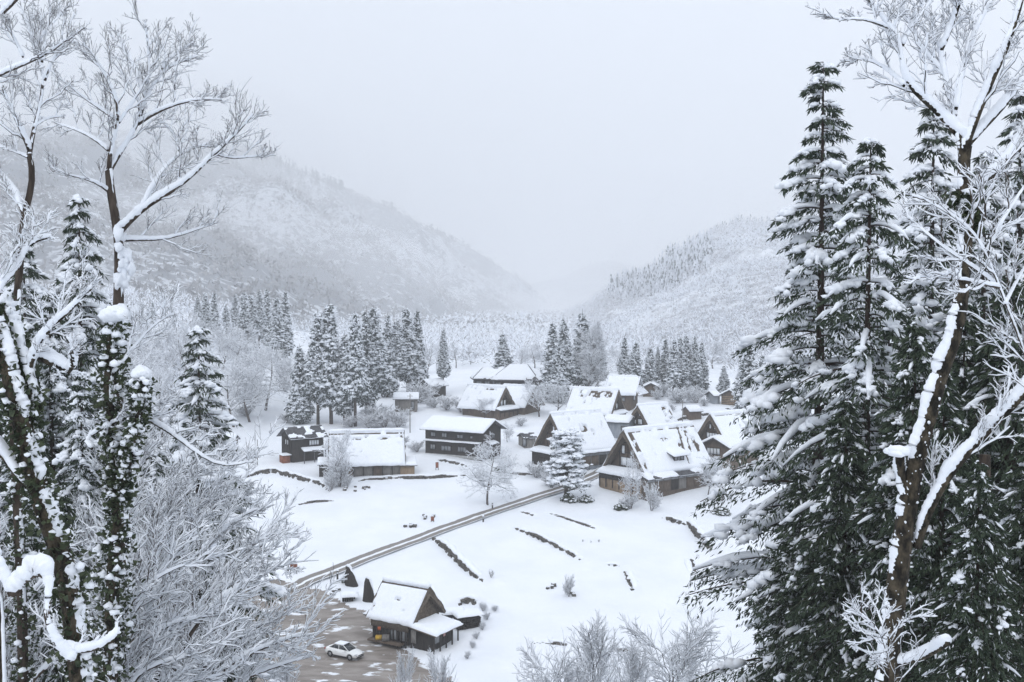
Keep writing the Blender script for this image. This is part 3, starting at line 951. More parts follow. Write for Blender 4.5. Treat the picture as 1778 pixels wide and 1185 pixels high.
def barn_annex():
    hl = 7.0
    w = MB().box((hl + 0.3, -2.4, 0.3), (2.6, 3.2, 2.8)).build('annex', M['tan_board'], barn, smooth=False)
    U_, Vv = np.array([3.2, 0, 0]), np.array([0, 3.9, 0.9])
    O_ = np.array([hl - 1.1, -4.5, 1.65])
    nn = np.cross(U_, Vv); nn /= np.linalg.norm(nn)
    m1 = MB(); slab(m1, O_, U_, Vv, nn, 0.12)
    m1.build('annex_roof', M['slate'], w, smooth=False)
    m1 = MB(); snow_sheet(m1, O_, U_, Vv, nn, 0.4, 14, 12, 2.0)
    m1.build('snow', M['snow'], w)
    for k in range(6):
        x = -hl + 1.9 + k * 1.75
        MB().box((x, -3.80, 0.6), (1.55, 0.08, 1.9)).build('panel', M[['grey_wood', 'brown_wood', 'grey_wood'][k % 3]], barn, smooth=False)
    for k in range(7):
        x = -hl + 1.02 + k * 1.75
        MB().box((x, -3.83, 0.6), (0.14, 0.14, 2.2)).build('post', M['dark_wood'], barn, smooth=False)
    U_, Vv = np.array([2.4, 0, 0]), np.array([0, 3.2, 0.8])
    O_ = np.array([-hl - 2.0, -3.6, 2.0])
    nn = np.cross(U_, Vv); nn /= np.linalg.norm(nn)
    m1 = MB(); slab(m1, O_, U_, Vv, nn, 0.12); m1.box((-hl - 0.7, -1.8, 0.5), (2.0, 2.8, 2.6))
    lo = m1.build('lean_to', M['dark_wood'], barn, smooth=False)
    m1 = MB(); snow_sheet(m1, O_, U_, Vv, nn, 0.4, 12, 12, 5.0)
    m1.build('snow', M['snow'], lo)
barn_annex()

# ------------------------------------------------------------------ plain houses and sheds
def plain_house(name, label, p1, p2, H, W, hw, wall_mat='dark_wood', roof_mat='slate', snow=0.4, bare=None, over=0.8, eave=0.8, wins=(), turn=None, L=None,
                cat='house', group=None, seed=0, base_drop=1.2, th=0.16, band=None):
    loc, rz, Lr = place_ridge(p1, p2, H, turn, L)
    o = empty(name, loc, rz, label, cat, group)
    hl = Lr / 2
    wmb = MB()
    gable_prism(wmb, -hl + over, hl - over, W, -base_drop, hw, H - 0.12)
    wo = wmb.build('wall', M[wall_mat], o, smooth=False)
    slope = (H - hw) / (W / 2)
    ye = W / 2 + eave
    ze = hw - slope * eave
    sl = math.hypot(ye, H - ze)
    rb = MB()
    for sgn in (-1, 1):
        nrm = np.array([0, sgn * (H - ze) / sl, ye / sl])
        O_ = np.array([-hl if sgn < 0 else hl, sgn * ye, ze + 0.12])
        U_ = np.array([Lr if sgn < 0 else -Lr, 0, 0])
        V_ = np.array([0, -sgn * ye, H - ze])
        slab(rb, O_, U_, V_, nrm, th)
    ro = rb.build('roof', M[roof_mat], o, smooth=False)
    if snow:
        sb = MB()
        for sgn in (-1, 1):
            nrm = np.array([0, sgn * (H - ze) / sl, ye / sl])
            O_ = np.array([-hl if sgn < 0 else hl, sgn * ye, ze + 0.12])
            U_ = np.array([Lr if sgn < 0 else -Lr, 0, 0])
            V_ = np.array([0, -sgn * ye, H - ze])
            snow_sheet(sb, O_ - V_ * 0.02, U_, V_ * 1.03, nrm, snow, max(12, int(Lr * 3.2)), max(10, int(sl * 3.2)), seed + sgn, bare)
        sb.build('roof_snow', M['snow'], ro)
    for face, u, z, w, h, pn, pm in wins:
        if face in ('e', 'w'):
            e = 1 if face == 'e' else -1
            window(wo, (e * (hl - over) + e * 0.004, u, z), 'y', e, w, h, pn, pm)
        else:
            s = -1 if face == 's' else 1
            window(wo, (u, s * W / 2 + s * 0.004, z), 'x', s, w, h, pn, pm)
    if band:                                     # narrow eave band between the storeys with a line of snow
        zb, reach = band
        bb, bs = MB(), MB()
        U_, Vv = np.array([Lr - 2 * over, 0, 0]), np.array([0, reach, reach * 0.35])
        O_ = np.array([-hl + over, -W / 2 - reach, zb])
        nn = np.cross(U_, Vv); nn /= np.linalg.norm(nn)
        slab(bb, O_, U_, Vv, nn, 0.08)
        bo = bb.build('storey_eave', M['dark_wood'], o, smooth=False)
        snow_sheet(bs, O_, U_, Vv, nn, 0.15, 30, 5, seed + 3)
        bs.build('snow', M['snow'], bo)
    o['half'] = hl
    return o

HG = 'plain wooden houses and sheds'
black = plain_house('farmhouse', 'long black two-storey wooden house with smooth snow roof', (750, 722), (860, 737), 6.9, 7.6, 5.2, seed=21, group=HG, snow=0.45, over=0.9, band=(2.75, 0.7),
    wins=[('s', -4.6, 4.0, 1.0, 0.8, 2, 'window_glass'), ('s', -2.0, 4.0, 1.1, 0.8, 2, 'window_glass'), ('s', 1.6, 3.9, 1.3, 0.6, 2, 'window_glass'), ('s', 4.2, 3.9, 0.5, 0.4, 1, 'window_glass'),
          ('s', -4.7, 1.5, 1.1, 0.9, 2, 'window_glass'), ('s', -1.6, 1.4, 2.2, 0.9, 3, 'window_glass'), ('s', 2.0, 1.4, 1.8, 0.9, 3, 'window_glass'), ('e', 0.6, 3.8, 1.3, 0.9, 2, 'window_glass')])
hb = black['half'] - 0.9
MB().box((0, -3.86, -0.15), (2 * hb, 0.1, 0.7)).build('concrete_footing', M['concrete'], black, smooth=False)
m_ = MB()
U_, Vv = np.array([0, 3.2, 0]), np.array([-1.5, 0, 0.5])
O_ = np.array([hb + 1.5, -2.4, 2.5])
nn = np.cross(U_, Vv); nn /= np.linalg.norm(nn)
slab(m_, O_, U_, Vv, nn, 0.1)
m_.bar((hb + 1.4, -2.3, -0.8), (hb + 1.4, -2.3, 2.45), 0.14).bar((hb + 1.4, 0.7, -0.8), (hb + 1.4, 0.7, 2.45), 0.14)
po = m_.build('entrance_roof', M['dark_wood'], black, smooth=False)
m_ = MB(); snow_sheet(m_, O_, U_, Vv, nn, 0.22, 10, 8, 3.0, lambda u, v, um, vm: np.clip((fbm(um * 0.9, vm * 0.9, 3) - 0.5) * 8, 0, 1))
m_.build('snow', M['snow'], po)

dark = plain_house('farmhouse', 'dark two-storey house with bare black roof and snow scraps', (497, 744), (553, 740), 6.2, 5.6, 4.6, turn=R(34), L=8.0, seed=22, group=HG, snow=0.14, eave=0.7,
    bare=lambda u, v, um, vm: np.clip((0.62 - fbm(um * 0.6 + 4, vm * 0.9, 4)) * 9, 0, 1),
    wins=[('w', 0.3, 3.4, 2.0, 0.9, 4, 'window_paper'), ('s', 1.2, 3.3, 2.0, 0.9, 4, 'window_paper')])
m_ = MB()
U_, Vv = np.array([4.6, 0, 0]), np.array([0, 1.7, 0.6])
O_ = np.array([-1.6, -4.5, 1.9])
nn = np.cross(U_, Vv); nn /= np.linalg.norm(nn)
slab(m_, O_, U_, Vv, nn, 0.1)
for xx in (-1.5, 0.6, 2.9): m_.bar((xx, -4.4, -0.9), (xx, -4.4, 1.9), 0.13)
po = m_.build('porch_roof', M['slate'], dark, smooth=False)
m_ = MB(); snow_sheet(m_, O_, U_, Vv, nn, 0.2, 16, 8, 3.0, lambda u, v, um, vm: np.clip((fbm(um * 0.9, vm * 0.9, 3) - 0.45) * 8, 0, 1))
m_.build('snow', M['snow'], po)
m_ = MB().box((-dark['half'] - 0.3, -1.5, 0.3), (1.5, 1.8, 1.7))
sh = m_.build('lean_to', M['rust_red'], dark, smooth=False)
m_ = MB(); snow_sheet(m_, (-dark['half'] - 1.2, -2.6, 1.16), (1.9, 0, 0), (0, 2.2, 0.05), (0, 0, 1), 0.25, 8, 8, 1.0)
m_.build('snow', M['snow'], sh)
m_ = MB()
for k in range(5): m_.bar((-dark['half'] + 0.62, -2.4 + k * 1.1, -1), (-dark['half'] + 0.70, -2.4 + k * 1.1, 4.6), 0.14)
m_.build('posts', M['dark_wood'], dark, smooth=False)

plain_house('shed', 'grey board shed with snow roof right of the cedar grove', (683, 684), (728, 684), 4.0, 4.6, 3.0, 'grey_wood', seed=23, cat='shed', group=HG, snow=0.4, over=0.5, eave=0.5, wins=[('s', 1.6, 1.4, 0.7, 1.8, 1, 'window_glass')])
plain_house('shed', 'small dark shed uphill behind the grey board shed', (738, 658), (764, 661), 4.2, 4.8, 2.9, 'dark_wood', seed=24, cat='shed', group=HG, snow=0.35, over=0.5, eave=0.6, turn=0.75, L=6.0)
plain_house('shed', 'small gabled hut at the far edge right of the flared-hip house', (1129, 667), (1133, 663), 3.3, 4.0, 2.3, 'brown_wood', seed=25, cat='shed', group=HG, snow=0.4, over=0.4, eave=0.5, turn=R(80), L=5.0, wins=[('w', 0, 1.2, 0.9, 0.9, 2, 'window_glass')])
log = plain_house('shed', 'brown slatted board hut on a snowy platform beside the far conifers', (1266, 679), (1285, 674), 3.6, 4.6, 2.4, 'brown_wood', seed=26, cat='shed', group=HG, snow=0.4, over=0.4, eave=0.5, turn=R(52), L=6.0, wins=[('w', -0.7, 1.3, 1.0, 0.8, 2, 'window_paper')])
for k in range(5):
    MB().box((-2.66, 0, 0.25 + k * 0.42), (0.10, 4.5, 0.20)).build('board', M['tan_board'], log, smooth=False)
plain_house('shed', 'low slate-roofed shed between the black house and the snowy pine', (903, 754), (927, 752), 2.6, 3.6, 1.9, 'grey_wood', seed=27, cat='shed', group=HG, snow=0.10, over=0.3, eave=0.3,
    bare=lambda u, v, um, vm: np.clip((0.62 - fbm(um * 0.9 + 2, vm * 0.9, 3)) * 9, 0, 1), wins=[('s', -1.2, 1.0, 0.7, 1.6, 1, 'window_glass')])
plain_house('outbuilding', 'low pale metal-walled outbuilding with snow roof between thatched houses', (1052, 722), (1100, 727), 4.0, 5.2, 3.2, 'metal_wall', seed=28, cat='building', group=HG, snow=0.5, over=0.4, eave=0.5, wins=[('s', 2.0, 1.9, 1.4, 0.7, 2, 'window_glass')])
plain_house('shed', 'brown shed half hidden by branches left of the dark house', (372, 757), (412, 757), 3.6, 4.6, 2.7, 'brown_wood', seed=29, cat='shed', group=HG, snow=0.45, over=0.4, eave=0.5)
plain_house('annex', 'two-storey timber annex with pale windows below the half hidden thatched house', (1244, 763), (1262, 752), 6.0, 5.4, 4.6, 'brown_wood', seed=30, cat='house', group=HG, snow=0.4, over=0.7, eave=0.7, turn=R(55), L=8.0,
    wins=[('w', 0.2, 3.5, 2.6, 1.1, 4, 'window_paper'), ('w', 0, 1.5, 1.6, 0.9, 2, 'window_glass')])
plain_house('shed', 'tiny pale hut between the cedar belt and the slatted hut', (1231, 681), (1245, 680), 2.8, 3.4, 2.0, 'metal_wall', seed=31, cat='shed', group=HG, snow=0.4, over=0.3, eave=0.4)
plain_house('shed', 'low snow-roofed shed beside the terrace wall above the roofs', (1190, 708), (1214, 706), 2.6, 3.6, 1.8, 'brown_wood', seed=32, cat='shed', group=HG, snow=0.5, over=0.3, eave=0.4)
# large far farmhouse with hipped snow roofs behind the lone rounded cedar
def hipped_house(label, p, H, L, W, hw, turn, seed, hole=None):
    c = ridge_point(*p, H)
    o = empty('farmhouse', (c[0], c[1], Tz(c[0], c[1])), turn, label, 'house', HG)
    wo = MB().box((0, 0, hw / 2 - 0.5), (L - 1.6, W - 1.6, hw + 1)).build('wall', M['dark_wood'], o, smooth=False)
    rid = (L - W) / 2 + 0.8
    ex, ey = L / 2, W / 2
    A, B, C_, D_ = (-ex, -ey, hw), (ex, -ey, hw), (ex, ey, hw), (-ex, ey, hw)
    E, F = (-rid, 0, H), (rid, 0, H)
    v = np.array([A, B, C_, D_, E, F])
    lo = v - np.array([0, 0, 0.25])
    ro = MB().add(np.concatenate([v, lo]), [[0, 1, 5, 4], [2, 3, 4, 5], [9, 8, 7, 6]], [[1, 2, 5], [3, 0, 4]]).add(np.concatenate([v[:4], lo[:4]]), [[0, 4, 5, 1], [1, 5, 6, 2], [2, 6, 7, 3], [3, 7, 4, 0]]).build('roof', M['slate'], o, smooth=False)
    sb = MB()
    for (P0, P1, P2, P3) in ((A, B, F, E), (C_, D_, E, F), (B, C_, F, F), (D_, A, E, E)):
        P0, P1, P2, P3 = (np.array(p_) for p_ in (P0, P1, P2, P3))
        nu, nv = 26, 14
        uu, vv = np.meshgrid(np.linspace(0, 1, nu), np.linspace(0, 1, nv))
        uu, vv = uu[..., None], vv[..., None]
        Q = (P0 * (1 - uu) + P1 * uu) * (1 - vv) + (P3 * (1 - uu) + P2 * uu) * vv
        nn = np.cross(P1 - P0, P2 - P0); nn /= np.linalg.norm(nn)
        t = 0.35 * (0.8 + 0.4 * fbm(Q[..., 0] * 0.5 + seed, Q[..., 1] * 0.5, 3))
        ho = fbm(Q[..., 0] * 0.35 + seed * 3, Q[..., 1] * 0.5 + 2, 4)
        t = np.where(ho > 0.66, -0.1, t)
        t[0, :] *= 0.4
        Q = Q + nn * t[..., None]
        sb.add(Q, grid_faces(nv, nu))
    sb.build('roof_snow', M['snow'], ro)
    for k in range(5): window(wo, (-L * 0.36 + k * L * 0.18, -W / 2 + 0.8 - 0.004, hw * 0.5), 'x', -1, L * 0.11, 1.2, 2, 'window_glass')
hipped_house('far farmhouse with hipped snow roof left of the rounded cedar', (857, 640), 5.2, 12, 8, 2.6, R(8), 1.0)
hipped_house('far farmhouse with broad streaked snow roof behind the village cedar', (901, 634), 6.6, 13, 10, 2.8, R(-14), 4.0)

# the roadside hut: lean-to, shop front, goods
def hut_parts():
    L_, W_ = None, 6.4
    loc, rz, Lr = place_ridge((666, 1003), (747, 1021), 6.2)
    e = Lr / 2
    # shop front along the road side: posts, boards, solid dark backing coloured like the opening's shade
    so = MB().box((-0.3, -2.95, 0.9), (Lr - 2.4, 0.35, 2.3)).build('shop_front', M['dark_wood'], hut, smooth=False)
    for k in range(9):
        x = -e + 1.0 + k * (Lr - 2.2) / 8
        MB().bar((x, -3.2, -0.6), (x, -3.2, 2.3), 0.16).build('post', M['dark_wood'], so, smooth=False)
    for k, (c1, w) in enumerate((('window_glass', 0.8), ('window_glass', 0.9), ('grey_wood', 0.7))):
        MB().box((-e + 3.9 + k * 1.45, -3.145, 1.1), (w, 0.06, 1.5)).build('door_panel', M[c1], so, smooth=False)
    MB().box((-0.3, -3.55, 0.05), (Lr - 2.2, 1.1, 0.22)).build('veranda', M['brown_wood'], so, smooth=False)
    fz = MB()
    for k in range(30):
        x = -e + 0.8 + k * (Lr - 1.6) / 29
        fz.box((x, -3.3, 1.9 + 0.1 * rng.random()), (0.16, 0.10, 0.9))
    fz.build('straw_fringe', M['thatch'], so, smooth=False)
    # lean-to on the gable end
    x0 = e - 1.0
    lw = MB().box((x0 + 1.6, -0.7, 0.4), (3.2, 4.4, 2.6)).build('lean_to', M['dark_wood'], hut, smooth=False)
    U_, Vv = np.array([0, 5.4, 0]), np.array([-3.9, 0, 0.55])
    O_ = np.array([x0 + 4.2, -3.5, 1.75])
    nn = np.cross(U_, Vv); nn /= np.linalg.norm(nn)
    m1 = MB(); slab(m1, O_, U_, Vv, nn, 0.14)
    m1.build('lean_to_roof', M['brown_wood'], lw, smooth=False)
    m1 = MB(); snow_sheet(m1, O_ - Vv * 0.03, U_, Vv * 1.02, nn, 0.45, 22, 20, 6.0)
    m1.build('snow', M['snow'], lw)
    for k in range(5):
        y = -3.3 + k * 1.2
        MB().bar((x0 + 3.9, y, -0.7), (x0 + 3.9, y, 1.75), 0.13).build('post', M['dark_wood'], lw, smooth=False)
    MB().box((x0 + 3.24, -1.6, 1.0), (0.06, 1.2, 1.2)).build('notice', M['window_glass'], lw, smooth=False)
    MB().box((x0 + 3.30, -0.4, 1.1), (0.05, 0.45, 0.5)).build('poster', M['poster'], lw, smooth=False)
    # small eave on the uphill end
    m1 = MB().box((-e + 0.1, -1.0, 2.5), (1.6, 4.0, 0.12))
    eo = m1.build('end_eave', M['slate'], hut, smooth=False)
    m1 = MB(); snow_sheet(m1, (-e - 0.7, -3.0, 2.57), (1.6, 0, 0), (0, 4.0, 0), (0, 0, 1), 0.28, 10, 14, 2.0)
    m1.build('snow', M['snow'], eo)
    mw = hut.matrix_basis
    def spot(x, y, z): return tuple(Matrix.LocRotScale(Vector(loc), Matrix.Rotation(rz, 3, 'Z'), None) @ Vector((x, y, z)))
    return spot, e
M['poster'] = noise_mat('poster', (0.50, 0.25, 0.24), (0.62, 0.40, 0.38), 3, 0.7)
M['yellow'] = noise_mat('yellow_plastic', (0.50, 0.30, 0.03), (0.60, 0.40, 0.05), 3, 0.5)
M['orange'] = noise_mat('orange_paint', (0.42, 0.09, 0.03), (0.52, 0.14, 0.05), 3, 0.5)
spot, he = hut_parts()
# goods in front of the shop
def crate(pos, s, m, label):
    o = empty('crate', pos, 0, label, 'crate')
    b = MB()
    x, y, z = s
    b.box((0, 0, 0.04), (x, y, 0.08)).box((-x / 2 + 0.04, 0, z / 2), (0.08, y, z)).box((x / 2 - 0.04, 0, z / 2), (0.08, y, z)).box((0, -y / 2 + 0.04, z / 2), (x - 0.16, 0.08, z)).box((0, y / 2 - 0.04, z / 2), (x - 0.16, 0.08, z))
    b.build('box', M[m], o, smooth=False)
    MB().box((0, 0, z * 0.55), (x * 0.8, y * 0.8, z * 0.7)).build('contents', M[m], o, smooth=False)
crate(spot(-he + 2.2, -3.75, 0.16), (0.7, 0.5, 0.5), 'yellow', 'yellow crate standing on the veranda of the roadside hut')
crate(spot(-he + 2.1, -3.5, 1.2), (0.34, 0.22, 0.4), 'orange', 'orange box hanging in the open shop front of the hut')
crate(spot(-he + 3.2, -3.7, 0.16), (0.8, 0.5, 0.7), 'grey_wood', 'grey wooden crate beside the yellow one at the hut')

# straw-wrapped wedge screens left of the hut
def straw_wedge(px, py, w, h, lean, label):
    g = G(px, py)
    o = empty('straw_bundle', (g[0], g[1], Tz(g[0], g[1])), R(-20), label, 'straw bundle', 'straw bundles beside the roadside hut')
    n = 12
    a = np.linspace(0, 2 * math.pi, n, endpoint=False)
    rings = []
    for k, (z, s) in enumerate(((-0.4, 1.0), (0.1, 1.0), (h * 0.45, 0.78), (h * 0.8, 0.5), (h, 0.30))):
        rr = s * (0.9 + 0.2 * rng.random(n))
        rings.append(np.stack([np.cos(a) * rr * w / 2 + lean * z, np.sin(a) * rr * w * 0.30, np.full(n, z)], 1))
    V = np.array(rings)
    idx = np.arange(V.shape[0] * n).reshape(-1, n)
    q = np.stack([idx[:-1], np.roll(idx[:-1], -1, 1), np.roll(idx[1:], -1, 1), idx[1:]], -1).reshape(-1, 4)
    t = [[idx[-1, 0], idx[-1, k], idx[-1, k + 1]] for k in range(1, n - 1)]
    MB().add(V.reshape(-1, 3), q, t).build('straw', M['dark_wood'], o)
    m1 = MB()
    tubes(m1, np.array([[(lean * h - w * 0.14, 0, h + 0.02), (lean * h, 0, h + 0.10), (lean * h + w * 0.2, 0.05, h - 0.1), (lean * h * 0.9 + w * 0.30, 0.1, h * 0.7), (lean * 0.5 * h + w * 0.42, 0.12, h * 0.45)]]), np.array([[0.08, 0.22, 0.20, 0.16, 0.06]]), 8, 1.3, 0.8)
    m1.build('snow', M['snow'], o)
straw_wedge(611, 1018, 1.9, 2.6, -0.25, 'leaning dark straw bundle farther from the hut by the road')
straw_wedge(640, 1045, 1.8, 3.0, -0.05, 'upright dark straw bundle close to the hut corner')
def low_pile(px, py, w, d, h, rz, name, label, mat_='dark_wood', cat='pile'):
    g = G(px, py)
    o = empty(name, (g[0], g[1], Tz(g[0], g[1])), rz, label, cat)
    b = MB()
    for k in range(int(w / 0.28)):
        for j in range(max(1, int(h / 0.26))):
            if rng.random() < 0.08: continue
            x = -w / 2 + 0.14 + k * 0.28
            z = 0.10 + j * 0.26
            b.tube([(x, -d / 2 + 0.1 * rng.random(), z), (x, d / 2, z)], 0.13 + 0.03 * rng.random(), 6)
    b.build('logs', M[mat_], o, smooth=False)['kind'] = 'stuff'
    m1 = MB(); snow_sheet(m1, (-w / 2 - 0.2, -d / 2 - 0.25, h + 0.02), (w + 0.4, 0, 0), (0, d + 0.5, 0.12), (0, 0, 1), 0.38, 18, 10, w)
    m1.build('snow', M['snow'], o)
low_pile(607, 1044, 1.9, 1.2, 0.55, R(10), 'woodpile', 'low snow-topped woodpile between the straw bundles and parking area')
low_pile(787, 1072, 2.6, 1.6, 0.5, R(14), 'woodpile', 'low woodpile with flat snow top just behind the hut lean-to')
low_pile(812, 1090, 3.2, 1.5, 1.5, R(26), 'woodpile', 'tall dark woodpile under snow right of the hut lean-to')

# ------------------------------------------------------------------ the white car
def car(label):
    g = G(597, 1141, 80)
    h1, h2 = G(571, 1139, 80), G(622, 1147, 80)
    rz = math.atan2(h2[1] - h1[1], h2[0] - h1[0]) - R(6)
    o = empty('parked_car', (g[0], g[1] + 0.4, Tz(g[0], g[1]) + 0.04), rz, label, 'car')
    paint, N, L, b = mat('car_paint')
    b.inputs['Base Color'].default_value = (0.78, 0.78, 0.76, 1); b.inputs['Roughness'].default_value = 0.25; b.inputs['Coat Weight'].default_value = 0.5
    glass, N, L, b = mat('car_glass')
    b.inputs['Base Color'].default_value = (0.02, 0.025, 0.03, 1); b.inputs['Roughness'].default_value = 0.06
    rub, N, L, b = mat('tyre'); b.inputs['Base Color'].default_value = (0.02, 0.02, 0.02, 1); b.inputs['Roughness'].default_value = 0.9
    rim, N, L, b = mat('wheel_rim'); b.inputs['Base Color'].default_value = (0.45, 0.45, 0.46, 1); b.inputs['Metallic'].default_value = 0.8; b.inputs['Roughness'].default_value = 0.35
    lamp, N, L, b = mat('lamp_glass'); b.inputs['Base Color'].default_value = (0.62, 0.64, 0.66, 1); b.inputs['Roughness'].default_value = 0.1
    red, N, L, b = mat('tail_red'); b.inputs['Base Color'].default_value = (0.35, 0.02, 0.02, 1); b.inputs['Roughness'].default_value = 0.2
    trim, N, L, b = mat('black_trim'); b.inputs['Base Color'].default_value = (0.02, 0.02, 0.022, 1); b.inputs['Roughness'].default_value = 0.5
    # body: stations x, z bottom, z belt, half width
    st = [(-2.22, 0.45, 0.72, 0.60), (-2.16, 0.32, 0.93, 0.76), (-1.85, 0.26, 1.02, 0.84), (-1.4, 0.24, 1.01, 0.87), (-0.7, 0.22, 0.96, 0.88), (0.2, 0.22, 0.94, 0.88), (0.95, 0.22, 0.93, 0.88), (1.35, 0.24, 0.88, 0.87), (1.8, 0.26, 0.79, 0.83), (2.12, 0.30, 0.68, 0.74), (2.26, 0.40, 0.56, 0.58)]
    rings = []
    for x, zb, zt, w in st:
        rings.append([(x, -w * 0.9, zb), (x, -w, zb + 0.18), (x, -w, (zb + zt) / 2 + 0.05), (x, -w * 0.96, zt - 0.06), (x, -w * 0.82, zt), (x, 0, zt + 0.03), (x, w * 0.82, zt), (x, w * 0.96, zt - 0.06), (x, w, (zb + zt) / 2 + 0.05), (x, w, zb + 0.18), (x, w * 0.9, zb), (x, 0, zb - 0.02)])
    V = np.array(rings); m_, n_ = V.shape[:2]
    idx = np.arange(m_ * n_).reshape(m_, n_)
    q = np.stack([idx[:-1], idx[1:], np.roll(idx[1:], -1, 1), np.roll(idx[:-1], -1, 1)], -1).reshape(-1, 4)
    t = [[idx[0, 0], idx[0, k], idx[0, k + 1]] for k in range(1, n_ - 1)] + [[idx[-1, 0], idx[-1, k + 1], idx[-1, k]] for k in range(1, n_ - 1)]
    body = MB().add(V.reshape(-1, 3), q, t).build('body', paint, o)
    # greenhouse: belt and roof outlines
    belt = [(-1.62, 0.70), (1.12, 0.74)]
    bt = {'rb': (-1.65, 0.66, 1.00), 'fb': (1.15, 0.70, 0.93), 'rt': (-0.95, 0.56, 1.44), 'ft': (0.28, 0.58, 1.46)}
    def P(k, s): x, y, z = bt[k]; return (x, s * y, z)
    roof = MB()
    xs = np.linspace(-0.98, 0.32, 7)
    RV = np.array([[(x, y * (0.60 - 0.03 * abs(x + 0.3)), 1.455 + 0.05 * (1 - (y) ** 2) * (1 - ((x + 0.33) / 0.9) ** 2)) for y in np.linspace(-1, 1, 7)] for x in xs])
    RB = RV.copy(); RB[..., 2] -= 0.05
    roof.add(RV, grid_faces(7, 7)).add(RB, grid_faces(7, 7)[:, ::-1])
    roof.build('roof', paint, o)
    def panel(name, pts, m):
        pts = np.array(pts, float); nn = np.cross(pts[1] - pts[0], pts[2] - pts[0]); nn /= np.linalg.norm(nn)
        MB().add(np.concatenate([pts, pts - nn * 0.02]), [[0, 1, 2, 3], [7, 6, 5, 4], [0, 4, 5, 1], [1, 5, 6, 2], [2, 6, 7, 3], [3, 7, 4, 0]]).build(name, m, o, smooth=False)
    panel('windscreen', [P('fb', -1), P('fb', 1), P('ft', 1), P('ft', -1)], glass)
    panel('rear_window', [P('rb', 1), P('rb', -1), P('rt', -1), P('rt', 1)], glass)
    for s in (-1, 1):
        a, b2, c2, d2 = np.array(P('rb', s)), np.array(P('fb', s)), np.array(P('ft', s)), np.array(P('rt', s))
        def sub(f0, f1): 
            return [a + (b2 - a) * f0, a + (b2 - a) * f1, d2 + (c2 - d2) * min(1, max(0, (f1 - 0.22) / 0.50)), d2 + (c2 - d2) * max(0, (f0 - 0.22) / 0.50)]
        for f0, f1 in ((0.12, 0.48), (0.51, 0.92)):
            p4 = [p_ + np.array([0, s * 0.012, 0]) for p_ in sub(f0, f1)]
            panel('side_window', p4 if s < 0 else p4[::-1], glass)
        fr = MB()
        for u, v in ((a, d2), (b2, c2), (a, b2), (d2, c2), ((a + (b2 - a) * 0.495), (d2 + (c2 - d2) * 0.52))): fr.bar(tuple(u), tuple(v), 0.075, 0.05)
        fr.build('window_frame', paint, o, smooth=False)
        MB().box((0.85, s * 0.97, 0.98), (0.18, 0.16, 0.13)).build('mirror', paint, o, smooth=False)
        for x in (-1.36, 1.40):
            a_ = np.linspace(0, 2 * math.pi, 20, endpoint=False)
            ty = MB()
            prof = [(0.19, -0.10), (0.31, -0.11), (0.325, -0.07), (0.325, 0.07), (0.31, 0.11), (0.19, 0.10)]
            RVv = np.array([[(x + math.cos(t_) * r_, s * 0.80 + y_, 0.325 + math.sin(t_) * r_) for t_ in a_] for r_, y_ in prof])
            ii = np.arange(6 * 20).reshape(6, 20)
            ty.add(RVv.reshape(-1, 3), np.stack([ii[:-1], np.roll(ii[:-1], -1, 1), np.roll(ii[1:], -1, 1), ii[1:]], -1).reshape(-1, 4))
            wo = ty.build('tyre', rub, o)
            rm = MB()
            for k in range(5):
                t_ = k * 2 * math.pi / 5
                rm.bar((x, s * 0.885, 0.325), (x + math.cos(t_) * 0.2, s * 0.885, 0.325 + math.sin(t_) * 0.2), 0.05, 0.06)
            rm.box((x, s * 0.86, 0.325), (0.28, 0.04, 0.28))
            rm.build('rim', rim, wo, smooth=False)
            ar = [(x + math.cos(t_) * 0.37, s * 0.882, 0.325 + math.sin(t_) * 0.37) for t_ in np.linspace(-0.2, math.pi + 0.2, 12)]
            MB().tube(ar, 0.035, 5).build('wheel_arch', trim, o)
        MB().box((2.10, s * 0.62, 0.66), (0.30, 0.30, 0.11), rz=-s * 0.5).build('headlight', lamp, o, smooth=False)
        MB().box((-2.14, s * 0.66, 0.84), (0.14, 0.30, 0.14)).build('tail_light', red, o, smooth=False)
        MB().box((0, s * 0.875, 0.28), (2.1, 0.03, 0.09)).build('sill', trim, o, smooth=False)
        for xh in (-0.55, 0.5): MB().box((xh, s * 0.885, 0.80), (0.2, 0.03, 0.035)).build('door_handle', paint, o, smooth=False)
    MB().box((2.235, 0, 0.52), (0.06, 0.95, 0.10)).build('grille', trim, o, smooth=False)
    MB().box((2.245, 0, 0.36), (0.08, 1.2, 0.10)).build('bumper_intake', trim, o, smooth=False)
    m1 = MB(); m1.add(RV + np.array([0, 0, 0.06]), grid_faces(7, 7)); m1.add(RV + np.array([0, 0, 0.004]), grid_faces(7, 7)[:, ::-1])
    m1.build('roof_snow', M['snow'], o)
car('white sedan parked on the brown slush below the roadside hut')

# ------------------------------------------------------------------ poles, posts and signs
def pole(px, py, h, r, label, arm=False, name='utility_pole', m='grey_wood', cat='pole'):
    g = G(px, py)
    o = empty(name, (g[0], g[1], Tz(g[0], g[1])), 0, label, cat)
    MB().tube([(0, 0, -0.5), (0, 0, h * 0.5), (0.02, 0, h)], [r, r * 0.9, r * 0.75], 8).build('shaft', M[m], o)
    if arm:
        MB().box((0, 0, h - 0.5), (1.2, 0.1, 0.1)).build('cross_arm', M[m], o, smooth=False)
    m1 = MB(); tubes(m1, np.array([[(0, 0, h - 0.02), (0, 0, h + 0.10), (0, 0, h + 0.18)]]), np.array([[r * 1.2, r * 1.3, r * 0.4]]), 8)
    m1.build('snow_cap', M['snow'], o)
pole(712, 752, 8.5, 0.11, 'tall thin utility pole between the barn and black house', True)
pole(1185, 742, 6.0, 0.10, 'thin utility pole above the thatched roofs on the far side', True)
pole(447, 812, 5.0, 0.09, 'thin grey pole standing at the curved stone wall')
